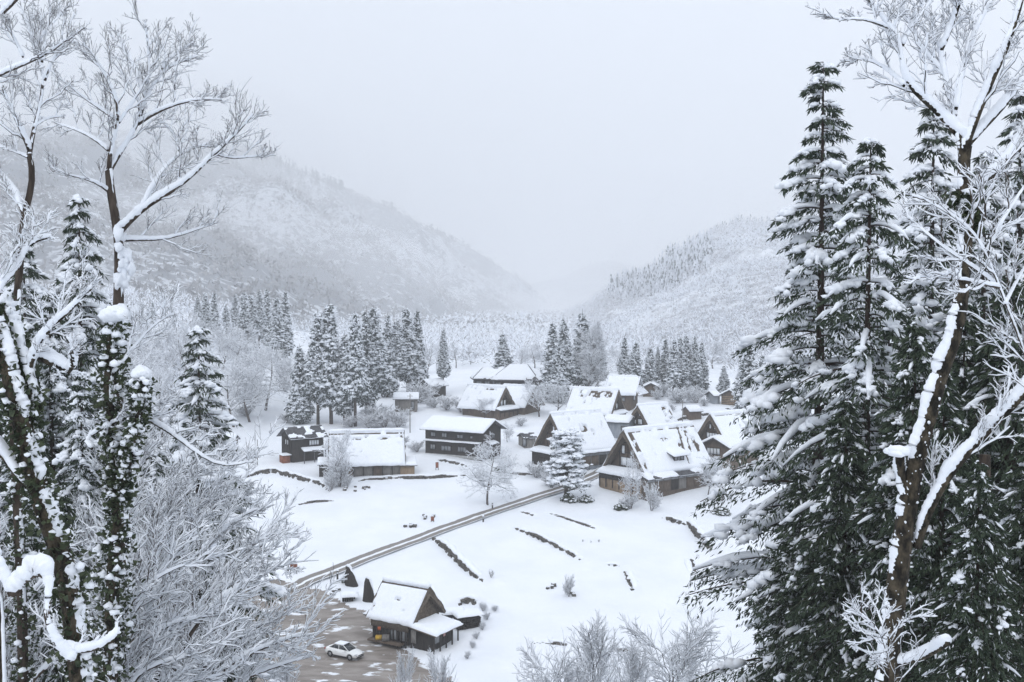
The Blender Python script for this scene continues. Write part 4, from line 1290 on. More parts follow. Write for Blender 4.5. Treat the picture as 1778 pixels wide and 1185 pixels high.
def marker(px, py, h, label, m='dark_wood'):
    g = G(px, py)
    o = empty('marker_post', (g[0], g[1], Tz(g[0], g[1])), 0, label, 'post', 'roadside snow marker posts')
    MB().box((0, 0, h / 2 - 0.2), (0.22, 0.22, h + 0.4)).build('post', M[m], o, smooth=False)
    MB().box((0, -0.115, h * 0.75), (0.16, 0.02, h * 0.2)).build('reflector', M['window_paper'], o, smooth=False)
    m1 = MB(); tubes(m1, np.array([[(0, 0, h), (0, 0, h + 0.12), (0, 0, h + 0.22)]]), np.array([[0.18, 0.19, 0.06]]), 8)
    m1.build('snow_cap', M['snow'], o)
marker(586, 1006, 1.15, 'dark marker post at the roadside near the straw bundles')
marker(839, 905, 0.9, 'short dark marker post on the lower road edge')
marker(500, 996, 1.1, 'dark marker post beside the small sign left of the road')
marker(855, 882, 1.0, 'dark marker post under the round snowy tree')
def signboard(px, py, h, label, board=(0.85, 0.5), m='rust_red'):
    g = G(px, py)
    o = empty('signboard', (g[0], g[1], Tz(g[0], g[1])), R(15), label, 'sign')
    b = MB()
    for s in (-1, 1): b.box((s * board[0] * 0.42, 0.06, h / 2 - 0.2), (0.09, 0.09, h + 0.4))
    b.build('posts', M['dark_wood'], o, smooth=False)
    MB().box((0, 0, h - board[1] / 2), (board[0], 0.06, board[1])).build('board', M[m], o, smooth=False)
    m1 = MB(); tubes(m1, np.array([[(-board[0] / 2, 0, h + 0.02), (0, 0, h + 0.08), (board[0] / 2, 0, h + 0.02)]]), np.array([[0.08, 0.13, 0.06]]), 8, 1.0, 0.9)
    m1.build('snow_cap', M['snow'], o)
signboard(510, 998, 1.4, 'small red-brown sign by the road behind the snowy twigs', (1.0, 0.55))
signboard(751, 908, 0.9, 'red-brown board standing in the snow above the road', (0.5, 0.75))
signboard(759, 819, 1.5, 'tall red-brown board in front of the black two-storey house', (0.55, 1.1))

# ------------------------------------------------------------------ vegetation library
def ico(sub):
    import bmesh
    bm = bmesh.new()
    bmesh.ops.create_icosphere(bm, subdivisions=sub, radius=1.0)
    v = np.array([tuple(p.co) for p in bm.verts])
    f = np.array([[w.index for w in fc.verts] for fc in bm.faces])
    bm.free()
    return v, f
ICO = {1: ico(1), 2: ico(2), 3: ico(3)}
def blobs(mb_, C, S, az, sub=1, amp=0.16, flat=0.55):
    """lumps of snow: centres C[B,3], half sizes S[B,3], turned by az[B]; undersides flattened"""
    v, f = ICO[sub]
    B = len(C)
    if B == 0: return
    k = rng.normal(0, 2.6, (B, 3, 3))
    ph = rng.random((B, 3)) * 6.28
    lum = 1 + amp * np.sin(np.einsum('nj,bij->bni', v, k) + ph[:, None, :]).sum(2) / 1.5
    P = v[None] * lum[..., None]
    P[..., 2] = np.where(P[..., 2] < 0, P[..., 2] * flat, P[..., 2])
    P = P * S[:, None, :]
    ca, sa = np.cos(az)[:, None], np.sin(az)[:, None]
    x, y = P[..., 0] * ca - P[..., 1] * sa, P[..., 0] * sa + P[..., 1] * ca
    P = np.stack([x, y, P[..., 2]], -1) + C[:, None, :]
    F = f[None] + (np.arange(B) * len(v))[:, None, None]
    mb_.add(P.reshape(-1, 3), None, F.reshape(-1, 3))

def sprays(mb_, C, Dr, ln, wd):
    """needle sprays: narrow drooping triangles pairs from C along Dr"""
    B = len(C)
    if B == 0: return
    Dr = Dr / (np.linalg.norm(Dr, axis=1, keepdims=True) + 1e-9)
    r_ = rng.normal(0, 1, (B, 3))
    side = np.cross(Dr, r_)
    side /= np.linalg.norm(side, axis=1, keepdims=True) + 1e-9
    up = np.cross(side, Dr)
    ln, wd = np.asarray(ln)[:, None], np.asarray(wd)[:, None]
    mid = C + Dr * ln * 0.45 + up * wd * 0.35
    tip = C + Dr * ln
    V = np.stack([C, mid + side * wd, tip, mid - side * wd], 1)
    i = (np.arange(B) * 4)[:, None]
    mb_.add(V.reshape(-1, 3), None, np.concatenate([i + np.array([[0, 1, 2]]), i + np.array([[0, 2, 3]])]))

def sub_branches(P, Rr, per, ln, spread, npts, up=0.25, t0=0.25, curl=0.25, wob=0.08, rfrac=0.55, tip=0.006, flat=None, tpow=1.0, rl=0.035):
    """children for a batch of branches P[B,n,3]; ln = length range as a share of the parent's length"""
    B, n, _ = P.shape
    seg = np.linalg.norm(np.diff(P, axis=1), axis=2)
    Lp = seg.sum(1)
    t = (t0 + (1 - t0) * ((np.arange(per)[None] + rng.random((B, per))) / per) ** tpow).clip(0, 0.985)
    pos = t * (n - 1)
    i0 = np.floor(pos).astype(int).clip(0, n - 2)
    fr = (pos - i0)[..., None]
    bi = np.arange(B)[:, None]
    base = P[bi, i0] * (1 - fr) + P[bi, i0 + 1] * fr
    tan = P[bi, i0 + 1] - P[bi, i0]
    tan /= np.linalg.norm(tan, axis=2, keepdims=True) + 1e-9
    rad = Rr[bi, i0] * (1 - fr[..., 0]) + Rr[bi, i0 + 1] * fr[..., 0]
    rv = rng.normal(0, 1, (B, per, 3))
    if flat is not None: rv = rv * np.asarray(flat)
    perp = rv - (rv * tan).sum(2, keepdims=True) * tan
    perp /= np.linalg.norm(perp, axis=2, keepdims=True) + 1e-9
    ang = R(spread) * (0.7 + 0.6 * rng.random((B, per, 1)))
    d = np.cos(ang) * tan + np.sin(ang) * perp
    d[..., 2] += up
    d /= np.linalg.norm(d, axis=2, keepdims=True)
    L_ = Lp[:, None] * (ln[0] + (ln[1] - ln[0]) * rng.random((B, per))) * (1.15 - 0.6 * t)
    s = np.linspace(0, 1, npts)[None, None, :, None]
    bend = np.clip(rng.normal(0, 0.16, (B, per, 1, 3)), -0.3, 0.3)
    bend[..., 2] += curl
    Q = base[:, :, None, :] + (d[:, :, None, :] * s + bend * s ** 2) * L_[..., None, None]
    Q[:, :, 1:] += rng.normal(0, 1, (B, per, npts - 1, 3)) * (wob * L_ / npts)[..., None, None]
    r0 = np.maximum(np.minimum(rad * rfrac, L_ * rl), tip * 1.2)
    Rq = r0[..., None] * (1 - np.linspace(0, 1, npts)[None, None]) + tip * np.linspace(0, 1, npts)[None, None]
    return Q.reshape(B * per, npts, 3), Rq.reshape(B * per, npts)

def snow_tubes(mb_, P, Rr, th, sides=5, keep=1.0, lump=0.35, tilt=(0, 0, 0), cap=2.6, jit=0.0):
    """snow lying along branches, thick on level wood, thin on steep wood"""
    if keep < 1:
        k = rng.random(len(P)) < keep
        P, Rr = P[k], Rr[k]
    if len(P) == 0: return
    T_, S, U = frames(P)
    lev = np.sqrt(np.clip(1 - T_[..., 2] ** 2, 0.0, 1)) ** 1.4
    t = th * (0.04 + 0.96 * lev) * (1 - lump / 2 + lump * (rng.random(P.shape[:2]) if P.shape[1] < 12 else 1.6 * vnoise(np.arange(P.shape[1])[None] * 0.20 + rng.random((len(P), 1)) * 99, rng.random((len(P), 1)) * 99 + np.zeros((1, P.shape[1]))) - 0.3))
    t = np.minimum(t, 0.012 + Rr * cap)
    t[:, 0] *= 0.6
    t[:, -1] *= 0.4
    lift = np.zeros_like(P)
    lift[..., 2] = Rr * 0.50 + t * 0.46
    n = P.shape[1]
    pat = 0.25 + 0.95 * vnoise(np.arange(n)[None] * 0.16 + np.arange(len(P))[:, None] * 7.7, np.arange(len(P))[:, None] * 3.1 + np.zeros((1, n)))
    lift += np.asarray(tilt) * (Rr * 0.8 * pat)[..., None]
    tubes(mb_, P + lift, Rr * 0.52 + t * 0.54, sides, 1.0, 0.95, jit=jit)

# ---- cedars seen from afar: one mesh per kind, many copies
def cedar_proto(seed, h, w, bare, n, lean=0.0, blob=0.80, dark=0.95):
    tr = MB().tube([(0, 0, -0.6), (lean * 0.3, 0, h * 0.35), (lean * 0.7, 0, h * 0.7), (lean, 0, h * 0.98)], [w * 0.075, w * 0.055, w * 0.03, 0.03], 7).mesh('trunk', M['bark'])
    z = bare * h + (h - bare * h) * (1 - np.sqrt(1 - rng.random(n) * 0.995)) ** 0.92
    f = (z - bare * h) / (h - bare * h)
    prof = (1 - f) ** 0.92 * np.clip(0.45 + f * 5, 0, 1)
    a = rng.random(n) * 2 * math.pi
    lob = 1 + 0.22 * np.sin(a * 3 + z * 0.9 + seed) + 0.16 * rng.normal(0, 1, n)
    r = w / 2 * prof * lob * (0.55 + 0.45 * np.sqrt(rng.random(n)))
    C = np.stack([np.cos(a) * r + lean * z / h, np.sin(a) * r, z], 1)
    out = np.stack([np.cos(a), np.sin(a), np.zeros(n)], 1)
    fo, sn = MB(), MB()
    k = 11
    CC = np.repeat(C, k, 0) + rng.normal(0, 0.28, (n * k, 3)) * (w / 5) * np.repeat(0.35 + 0.65 * (1 - f) ** 0.7, k)[:, None]
    DD = np.repeat(out, k, 0) * 0.7 + rng.normal(0, 0.55, (n * k, 3)) + np.array([0, 0, -0.65])
    sprays(fo, CC, DD, (0.6 + 0.7 * rng.random(n * k)) * w / 5 * np.repeat(0.5 + 0.5 * (1 - f), k), (0.13 + 0.12 * rng.random(n * k)) * w / 5)
    s = (blob * (0.55 + 0.75 * rng.random(n)))[:, None] * np.array([[1.05, 0.8, 0.5]]) * (0.26 + 0.80 * (1 - f) ** 0.8)[:, None] * w / 5
    sel = rng.random(n) < dark
    blobs(sn, C[sel] + out[sel] * 0.12 * w / 5 + np.array([0, 0, 0.18 * w / 5]), s[sel], a[sel], 1, 0.22, 0.5)
    # thin frosting on outer sprays
    m2 = int(n * 5)
    ii = rng.integers(0, n, m2)
    sprays(sn, C[ii] + rng.normal(0, 0.3, (m2, 3)) * w / 5 + out[ii] * 0.28 * w / 5, out[ii] * 0.8 + rng.normal(0, 0.5, (m2, 3)) + np.array([0, 0, -0.35]), (0.45 + 0.5 * rng.random(m2)) * w / 5, (0.10 + 0.10 * rng.random(m2)) * w / 5)
    return tr, fo.mesh('crown', M['frosted_needles'], smooth=False), sn.mesh('snow', M['snow'])
CEDARS = [cedar_proto(1, 27, 5.4, 0.24, 520), cedar_proto(2, 28, 5.0, 0.20, 540, 0.3), cedar_proto(3, 24, 5.6, 0.06, 520, 0.2), cedar_proto(4, 22, 5.8, 0.04, 470), cedar_proto(5, 25, 4.8, 0.28, 440, -0.3), cedar_proto(6, 26, 5.8, 0.16, 430, 0.5, 0.95, 0.8), cedar_proto(7, 25, 4.6, 0.12, 400, -0.5, 0.7, 0.8)]
CEDAR_H = [27, 28, 24, 22, 25, 26, 25]

def put_mesh(name, me, parent):
    o = bpy.data.objects.new(name, me)
    COL.objects.link(o)
    o.parent = parent
    if name == 'boughs': o['kind'] = 'stuff'
    return o
def cedar(kind, apex, base_y=None, D=None, label='', group=None, wide=1.0, name='cedar_tree'):
    if D is None:
        g = G(apex[0], base_y)
        D = g[1]
    top = at(apex[0], apex[1], D)
    gz = Tz(top[0], D)
    h = top[2] - gz
    s = h / CEDAR_H[kind]
    o = empty(name, (top[0], D, gz), rng.random() * 6.28, label, 'tree', group)
    wide *= 0.84 + 0.42 * rng.random()
    o.scale = (s * wide, s * wide, s)
    for nm, me in zip(('trunk', 'crown', 'snow'), CEDARS[kind]): put_mesh(nm, me, o)
    return o

def ordinal(i):
    return ['leftmost', 'second', 'third', 'fourth', 'fifth', 'sixth', 'seventh', 'eighth', 'ninth', 'tenth', 'eleventh', 'twelfth', 'thirteenth', 'fourteenth', 'fifteenth', 'sixteenth', 'seventeenth', 'eighteenth'][i]
def from_left(i, what):
    if i == 0: return 'leftmost ' + what
    key = min((what.find(k), k) for k in (' in the ', ' on the ') if k in what)[1]
    return ordinal(i) + ' ' + what.replace(key, ' from the left' + key, 1)

grove = [(520, 594, 736, 3), (551, 533, 738, 0), (574, 515, 737, 5), (597, 570, 738, 6), (616, 536, 741, 0), (635, 528, 724, 6), (648, 526, 722, 0), (672, 540, 690, 2), (687, 550, 688, 4), (708, 527, 684, 5), (723, 532, 682, 2)]
for i, (x, y, b, k) in enumerate(grove):
    cedar(k, (x, y), b, None, from_left(i, 'snowy cedar in the tall grove behind the barn'), 'cedar grove behind the barn', 1.05)
cedar(4, (769, 566), 686, None, 'lone slim cedar with bare stem right of the tall grove', 'cedars among the houses', 0.8)
cedar(3, (873, 576), 664, None, 'rounded cedar between the two far hipped farmhouses', 'cedars among the houses', 1.15)
far_left = [(227, 535, 3), (265, 523, 0), (303, 541, 3), (343, 511, 1), (356, 504, 0), (371, 504, 2), (392, 527, 3), (407, 508, 1), (424, 502, 2), (435, 508, 0), (449, 500, 1), (464, 497, 2), (480, 512, 0), (494, 501, 2)]
for i, (x, y, k) in enumerate(far_left):
    cedar(k, (x, y), None, 318 + 16 * ((i * 5) % 4), from_left(i, 'frosted cedar on the slope behind the bare wood'), 'cedars on the far left slope', 1.05)
back = [(961, 554, 699, 2), (969, 589, 700, 3), (980, 547, 696, 1), (1014, 534, 690, 5), (1038, 560, 688, 0), (1084, 581, 684, 2), (1104, 590, 684, 3), (1129, 601, 684, 3), (1142, 598, 680, 1), (1154, 583, 683, 6), (1169, 583, 686, 5), (1182, 583, 683, 0), (1192, 578, 680, 2), (1208, 579, 682, 1), (1219, 590, 680, 3)]
for i, (x, y, b, k) in enumerate(back):
    cedar(k, (x, y), b, None, from_left(i, 'snowy cedar in the belt behind the village'), 'cedar belt behind the village', 1.0)
side = [(1257, 633, 684, 3), (1287, 622, 690, 2), (1301, 588, 740, 3), (1322, 610, 752, 2)]
for i, (x, y, b, k) in enumerate(side):
    cedar(k, (x, y), b, None, ['small frosted conifer left of the brown slatted hut', 'middling conifer just behind the brown slatted hut', 'tall white conifer in front of the brown slatted hut', 'white conifer between the slatted hut and the tall dark cedar'][i], 'conifers at the right village edge', 1.1)

# ---- bare frosted broadleaf trees and shrubs
def frost_proto(h, w, seed, stems=1, trunk=0.28, per=(9, 7, 5), r=0.16, th=0.12, spread=42, up=0.35, thick=1.0):
    wood, sn = MB(), MB()
    n0 = 8
    if stems == 1:
        z = np.linspace(0, 1, n0)
        P0 = np.stack([0.06 * w * np.sin(z * 3 + seed), 0.05 * w * np.cos(z * 4 + seed), z * h * 0.92 - 0.3], 1)[None]
        R0 = (r * (1 - z * 0.85))[None]
    else:
        a = np.arange(stems) / stems * 6.28 + rng.random(stems)
        z = np.linspace(0, 1, n0)
        rr = w / 2 * (0.35 + 0.5 * rng.random(stems))
        P0 = np.stack([np.cos(a)[:, None] * rr[:, None] * z ** 0.9, np.sin(a)[:, None] * rr[:, None] * z ** 0.9, (0.6 + 0.4 * rng.random(stems))[:, None] * h * z - 0.3], -1)
        R0 = r * 0.6 * (1 - z * 0.85)[None].repeat(stems, 0)
    P1, R1 = sub_branches(P0, R0, per[0], (0.9 * w / h * 0.5, 1.15 * w / h * 0.5), spread + 12, 7, up, trunk, 0.22, 0.12, 0.5, 0.02)
    P2, R2 = sub_branches(P1, R1, per[1], (0.35, 0.6), spread, 5, up * 0.7, 0.2, 0.15, 0.12, 0.6, 0.015)
    P3, R3 = sub_branches(P2, R2, per[2], (0.35, 0.65), spread, 4, up * 0.5, 0.15, 0.1, 0.1, 0.6, 0.012)
    for P, Rr, sd in ((P0, R0, 7), (P1, R1, 5), (P2, R2 * 0.7, 3), (P3, R3 * 0.5, 3)): tubes(wood, P, Rr * thick, sd, caps=False)
    snow_tubes(sn, P0, R0, th * 0.7, 5)
    snow_tubes(sn, P1, R1, th * 1.1, 4)
    snow_tubes(sn, P2, R2, th * 0.95, 3)
    snow_tubes(sn, P3, R3, th * 0.8, 3)
    return wood.mesh('branches', M['twig']), sn.mesh('snow', M['snow'])
FROST = {
    'round': (frost_proto(9, 11, 1, per=(19, 9, 7), r=0.20, th=0.18, trunk=0.30, spread=66, up=0.02), 9),
    'wide': (frost_proto(8, 9, 2, per=(12, 9, 7), r=0.18, th=0.14, trunk=0.18, spread=55), 8),
    'beech': (frost_proto(15, 10.5, 3, per=(26, 11, 7), r=0.28, th=0.11, trunk=0.10, spread=48, up=0.3), 15),
    'shrub': (frost_proto(2.5, 2.8, 4, stems=9, per=(6, 5, 3), r=0.06, th=0.07, trunk=0.15), 2.5),
    'tall': (frost_proto(13, 8, 5, per=(15, 9, 6), r=0.22, th=0.10, trunk=0.28), 13),
    'fan': (frost_proto(2.2, 2.4, 6, stems=14, per=(3, 2, 2), r=0.05, th=0.03, trunk=0.3), 2.2),
}
def frosted(kind, px, top_y, base_y=None, D=None, label='', group='frosted bare trees', name='bare_tree', cat='tree', wide=1.0):
    (me_w, me_s), hp = FROST[kind]
    if D is None:
        g = G(px, base_y)
        D, x, gz = g[1], g[0], Tz(g[0], g[1])
    else:
        x = at(px, top_y, D)[0]
        gz = Tz(x, D)
    h = at(px, top_y, D)[2] - gz
    s = h / hp
    o = empty(name, (x, D, gz), rng.random() * 6.28, label, cat, group)
    o.scale = (s * wide, s * wide, s)
    put_mesh('branches', me_w, o)
    put_mesh('snow', me_s, o)
    return o
frosted('round', 853, 779, 876, None, 'round snow-laden bare tree standing alone above the road')
frosted('wide', 586, 757, 852, None, 'white frosted tree covering the left end of the broad barn', wide=0.9)
frosted('beech', 1024, 566, 694, None, 'big spreading frosted tree in the middle of the village cedars')
frosted('wide', 843, 694, 727, None, 'small frosted fruit tree before the white-windowed thatched house', wide=1.3)
frosted('wide', 932, 668, 724, None, 'crooked frosted fruit tree right of the white-windowed thatched house', wide=1.15)
frosted('wide', 968, 672, 722, None, 'frosted fruit tree left of the mottled thatched roof', wide=1.0)
frosted('round', 882, 738, 768, None, 'little frosted tree behind the gable of the black house', wide=0.9)
frosted('round', 1040, 706, 722, None, 'low frosted tree in front of the mottled thatched roof', wide=1.3)
frosted('round', 878, 795, 826, None, 'small thin frosted tree at the short low wall', wide=0.8)
frosted('wide', 1250, 800, 872, None, 'broad frosted bush spreading beside the tall dark cedar', wide=1.25)
frosted('wide', 1232, 806, 862, None, 'frosted bush at the right end of the largest house', wide=0.9)
frosted('shrub', 1131, 846, 890, None, 'rounded frosted shrub before the corner of the largest house', name='shrub', cat='shrub', wide=0.62)
frosted('shrub', 1095, 858, 884, None, 'low snow-heaped shrub under the forked bare trunk', name='shrub', cat='shrub', wide=1.2)
frosted('fan', 853, 990, 1014, None, 'fan of frosted twigs at the lower end of the rubble wall', name='shrub', cat='shrub')
frosted('shrub', 988, 1003, 1037, None, 'small frosted sapling alone in the lower snow field', name='shrub', cat='shrub', wide=0.55)
frosted('round', 1098, 800, 880, None, 'forked bare tree with pale trunk before the largest gable', wide=0.45)
for i, (x, y, b, w) in enumerate([(590, 800, 852, 0.9), (575, 822, 856, 0.8), (603, 826, 852, 0.9)]):
    frosted('shrub', x, y, b, None, ['frosted bush under the white tree at the barn end', 'small frosted bush at the end of the curved wall', 'small frosted bush against the barn wall corner'][i], name='shrub', cat='shrub', wide=w)
for x, t, b, lb in [(1140, 680, 694, 'snow-covered shrub left of the far utility pole'), (1165, 702, 716, 'snow-covered shrub above the small left-facing gable'), (1176, 686, 700, 'snow-covered shrub right of the far utility pole'), (1222, 692, 706, 'snow-covered shrub near the tiny pale hut'), (1000, 716, 728, 'snow-covered shrub between two thatched roofs'), (905, 726, 740, 'snow-covered shrub behind the slate-roofed shed'), (700, 760, 776, 'snow-covered shrub right of the barn ridge'), (725, 768, 786, 'snow-covered shrub between barn and black house')]:
    frosted('shrub', x, t, b, None, lb, 'snow-covered shrubs between the houses', name='shrub', cat='shrub', wide=1.4)
for i, (x, t, b) in enumerate([(838, 1048, 1062), (846, 1064, 1078), (838, 1082, 1096), (828, 1098, 1112), (820, 1114, 1128), (812, 1132, 1146), (860, 1052, 1064)]):
    frosted('shrub', x, t, b, None, from_left(i, 'small frosted shrub on the bank right of the hut').replace('leftmost', 'nearest-to-shed'), 'frosted shrubs on the hut bank', name='shrub', cat='shrub', wide=1.0)
for i, (x, t, b) in enumerate([(1012, 937, 944), (1026, 939, 945), (1040, 937, 944)]):
    frosted('fan', x, t, b, None, ['left', 'middle', 'right'][i] + ' tuft of frosted dry grass in the upper field', 'dry grass tufts in the field', name='grass_tuft', cat='grass', wide=1.2)
hillside = [(218, 560, 270), (245, 585, 250), (268, 575, 280), (292, 560, 300), (318, 580, 262), (335, 560, 300), (365, 560, 300), (392, 575, 285), (415, 590, 262), (428, 565, 300), (448, 605, 270), (468, 610, 250), (490, 612, 275), (508, 630, 262), (240, 620, 225), (280, 640, 215), (400, 640, 235), (430, 640, 240)]
for i, (x, y, D) in enumerate(hillside):
    frosted(['tall', 'wide', 'round'][i % 3], x, y, None, D, from_left(i, 'frosted bare tree in the wood on the left slope'), 'bare wood on the left slope', wide=1.1)
rear = [(745, 600), (790, 596), (815, 604), (838, 612), (905, 606), (925, 600), (940, 612), (1060, 600), (1075, 610), (1240, 596), (1228, 614), (1270, 604), (1290, 600)]
for i, (x, y) in enumerate(rear):
    frosted(['wide', 'tall', 'round'][i % 3], x, y, None, 330 + 23 * (i % 4), from_left(i, 'frosted bare tree in the far row behind the village'), 'far row of bare trees', wide=1.35)
brush = [(668, 742, 712), (690, 742, 720), (640, 745, 722), (702, 730, 712), (655, 735, 705), (610, 742, 722), (725, 700, 668), (755, 708, 690), (752, 690, 668), (665, 690, 664), (775, 712, 690), (800, 716, 694), (430, 724, 705), (497, 735, 720), (1150, 690, 668), (1175, 700, 676), (1210, 700, 678), (1200, 690, 672), (1155, 670, 652), (930, 830, 806), (958, 845, 822)]
for i, (x, b, t) in enumerate(brush):
    lb = ('%s frosted thicket shrub in the rows around grove and sheds' % ordinal(i)) if i < 18 else ['frosted shrub behind the small far hut', 'frosted shrub on the bank left of the snowy pine', 'frosted shrub at the road bend below the snowy pine'][i - 18]
    frosted('shrub', x, t, b, None, lb.replace('leftmost', 'first'), 'frosted thicket shrubs', name='shrub', cat='shrub', wide=1.5)
FROST['fine'] = (frost_proto(12, 8, 8, per=(20, 9, 7), r=0.14, th=0.075, trunk=0.30, spread=36, up=0.5), 12)
FROST['fine_wide'] = (frost_proto(11, 10, 9, per=(20, 9, 7), r=0.14, th=0.08, trunk=0.28, spread=42, up=0.3), 11)
low = [('fine', 1020, 1090, 66, 1.0, 'fine-twigged frosted tree crown at the bottom edge below the field'), ('fine_wide', 1150, 1112, 60, 1.1, 'spreading frosted crown at the bottom beside the tall cedar'), ('fine', 1085, 1130, 56, 0.9, 'frosted crown between the two larger ones at the bottom edge'),
       ('fine', 700, 1150, 58, 0.45, 'thin frosted crown below the roadside hut'), ('fine', 505, 1150, 52, 0.6, 'frosted crown over the left of the parking area'), ('fine', 775, 1152, 56, 0.6, 'sparse twigs at the bottom right of the parking area'), ('fine_wide', 945, 1155, 64, 0.9, 'low frosted crown at the bottom left of the field')]
for k, x, y, D, w, lb in low:
    frosted(k, x, y, None, D, lb, 'frosted crowns along the bottom edge', wide=w)

# ---- the snow-laden pine by the road and evergreen clumps
def snowy_pine(px, base_y, top_y, label):
    g = G(px, base_y)
    top = at(px + 6, top_y, g[1])
    h = top[2] - g[2]
    o = empty('pine_tree', (g[0], g[1], Tz(g[0], g[1])), 0, label, 'tree')
    MB().tube([(0, 0, -0.5), (0.2, 0, h * 0.3), (0.1, 0, h * 0.65), (0.5, 0, h * 0.95)], [0.38, 0.28, 0.16, 0.04], 8).build('trunk', M['bark'], o)
    n = 190
    z = h * (0.16 + 0.78 * rng.random(n) ** 0.9)
    a = rng.random(n) * 6.28
    r = (0.5 + 3.3 * (1 - (z / h - 0.2).clip(0, 1)) ** 0.7) * (0.45 + 0.6 * rng.random(n))
    C = np.stack([np.cos(a) * r + 0.3, np.sin(a) * r, z], 1)
    br, fo, sn = MB(), MB(), MB()
    P = np.stack([np.stack([C[:, 0] * t, C[:, 1] * t, z - 0.5 * (1 - t) * 1.6 + 0.2 * np.sin(t * 3)], 1) for t in np.linspace(0.05, 1, 5)], 1)
    tubes(br, P, np.linspace(0.08, 0.02, 5)[None].repeat(n, 0), 4)
    br.build('branches', M['bark'], o)
    k = 14
    CC = np.repeat(C, k, 0) + rng.normal(0, 0.35, (n * k, 3)) * np.array([1, 1, 0.45])
    sprays(fo, CC, rng.normal(0, 1, (n * k, 3)) + np.array([0, 0, -0.3]), 0.3 + 0.35 * rng.random(n * k), 0.07 + 0.06 * rng.random(n * k))
    fo.build('crown', M['frosted_needles'], o, smooth=False)
    m3 = 9
    C3 = np.repeat(C, m3, 0) + rng.normal(0, 0.33, (n * m3, 3)) * np.array([1, 1, 0.3]) + np.array([0, 0, 0.16])
    blobs(sn, C3, (0.22 + 0.34 * rng.random((n * m3, 1))) * np.array([[1.2, 1.0, 0.55]]), rng.random(n * m3) * 6.28, 1, 0.25)
    sn.build('snow', M['snow'], o)
snowy_pine(982, 868, 742, 'pine loaded with snow lumps at the bend of the road')
def evergreen_clump(px, base_y, w, h, label, dens=1.0, snow=0.5):
    g = G(px, base_y)
    o = empty('evergreen_shrub', (g[0], g[1], Tz(g[0], g[1])), 0, label, 'shrub', 'dark evergreen shrubs poking out of the snow')
    n = int(60 * dens)
    a = rng.random(n) * 6.28
    r = w / 2 * np.sqrt(rng.random(n))
    z = h * (1 - (r / (w / 2)) ** 2) * (0.3 + 0.7 * rng.random(n))
    C = np.stack([np.cos(a) * r, np.sin(a) * r * 0.8, z], 1)
    fo, sn = MB(), MB()
    k = 14
    sprays(fo, np.repeat(C, k, 0) + rng.normal(0, 0.12, (n * k, 3)), rng.normal(0, 1, (n * k, 3)) + np.array([0, 0, 0.2]), 0.2 + 0.25 * rng.random(n * k), 0.06 + 0.05 * rng.random(n * k))
    fo.build('leaves', M['ivy'], o, smooth=False)
    sel = rng.random(n) < snow
    blobs(sn, C[sel] + np.array([0, 0, 0.15]), (0.14 + 0.22 * rng.random((sel.sum(), 1))) * np.array([[1.2, 1, 0.6]]), a[sel], 1, 0.2)
    sn.build('snow', M['snow'], o)
for x, b, w, h, lb in [(988, 872, 3.0, 1.6, 'dark evergreen shrub at the foot of the snowy pine'), (1018, 872, 2.4, 1.1, 'dark low shrub right of the snowy pine foot'), (1078, 886, 2.2, 0.9, 'brown-green shrub under snow left of the rounded frosted shrub'), (425, 714, 3.4, 0.9, 'dark flat shrub on the open slope left of the grove'),
                       (602, 1012, 1.2, 0.9, 'tiny dark shrub at the parking edge near the straw bundles'), (1252, 895, 3.2, 1.2, 'dark shrub at the edge of the field by the tall cedar'), (868, 822, 2.0, 0.7, 'small dark shrub at the footing of the black house'), (948, 826, 3.0, 1.2, 'dark shrub on the bank beside the road bend')]:
    evergreen_clump(x, b, w, h, lb)
# loose stones in the snow
def rocks(px, py, n, spread, label):
    g = G(px, py)
    o = empty('rock_cluster', (g[0], g[1], Tz(g[0], g[1])), 0, label, 'rocks', 'rocks poking out of the snow')
    st, sn = MB(), MB()
    for k in range(n):
        x, y = rng.normal(0, spread, 2)
        z = Tz(g[0] + x, g[1] + y) - Tz(g[0], g[1])
        s = 0.3 + 0.4 * rng.random()
        stone_mesh(st, (x, y, z + s * 0.2), (s, s * 0.8, s * 0.8), rng.random() * 3)
        blobs(sn, np.array([[x, y + 0.08, z + s * 0.58]]), np.array([[s * 0.6, s * 0.55, 0.16]]), np.zeros(1), 1)
    st.build('stones', M['stone'], o, smooth=False)['kind'] = 'stuff'
    sn.build('snow', M['snow'], o)
for x, y, n, s, lb in [(628, 852, 5, 0.8, 'loose dark rocks below the long low barn wall'), (607, 857, 3, 0.5, 'few dark stones left of the barn wall end'), (718, 915, 6, 1.0, 'dark stones beside the board above the road'), (735, 902, 4, 0.7, 'dark stones behind the board above the road'), (952, 1026, 3, 0.6, 'two small dark stones left of the lone sapling'), (990, 1034, 3, 0.4, 'dark stones at the foot of the lone sapling'),
                        (578, 1030, 5, 0.6, 'small snowy stones at the parking edge'), (918, 762, 4, 1.0, 'dark lumps in the snow by the slate-roofed shed')]:
    rocks(x, y, n, s, lb)

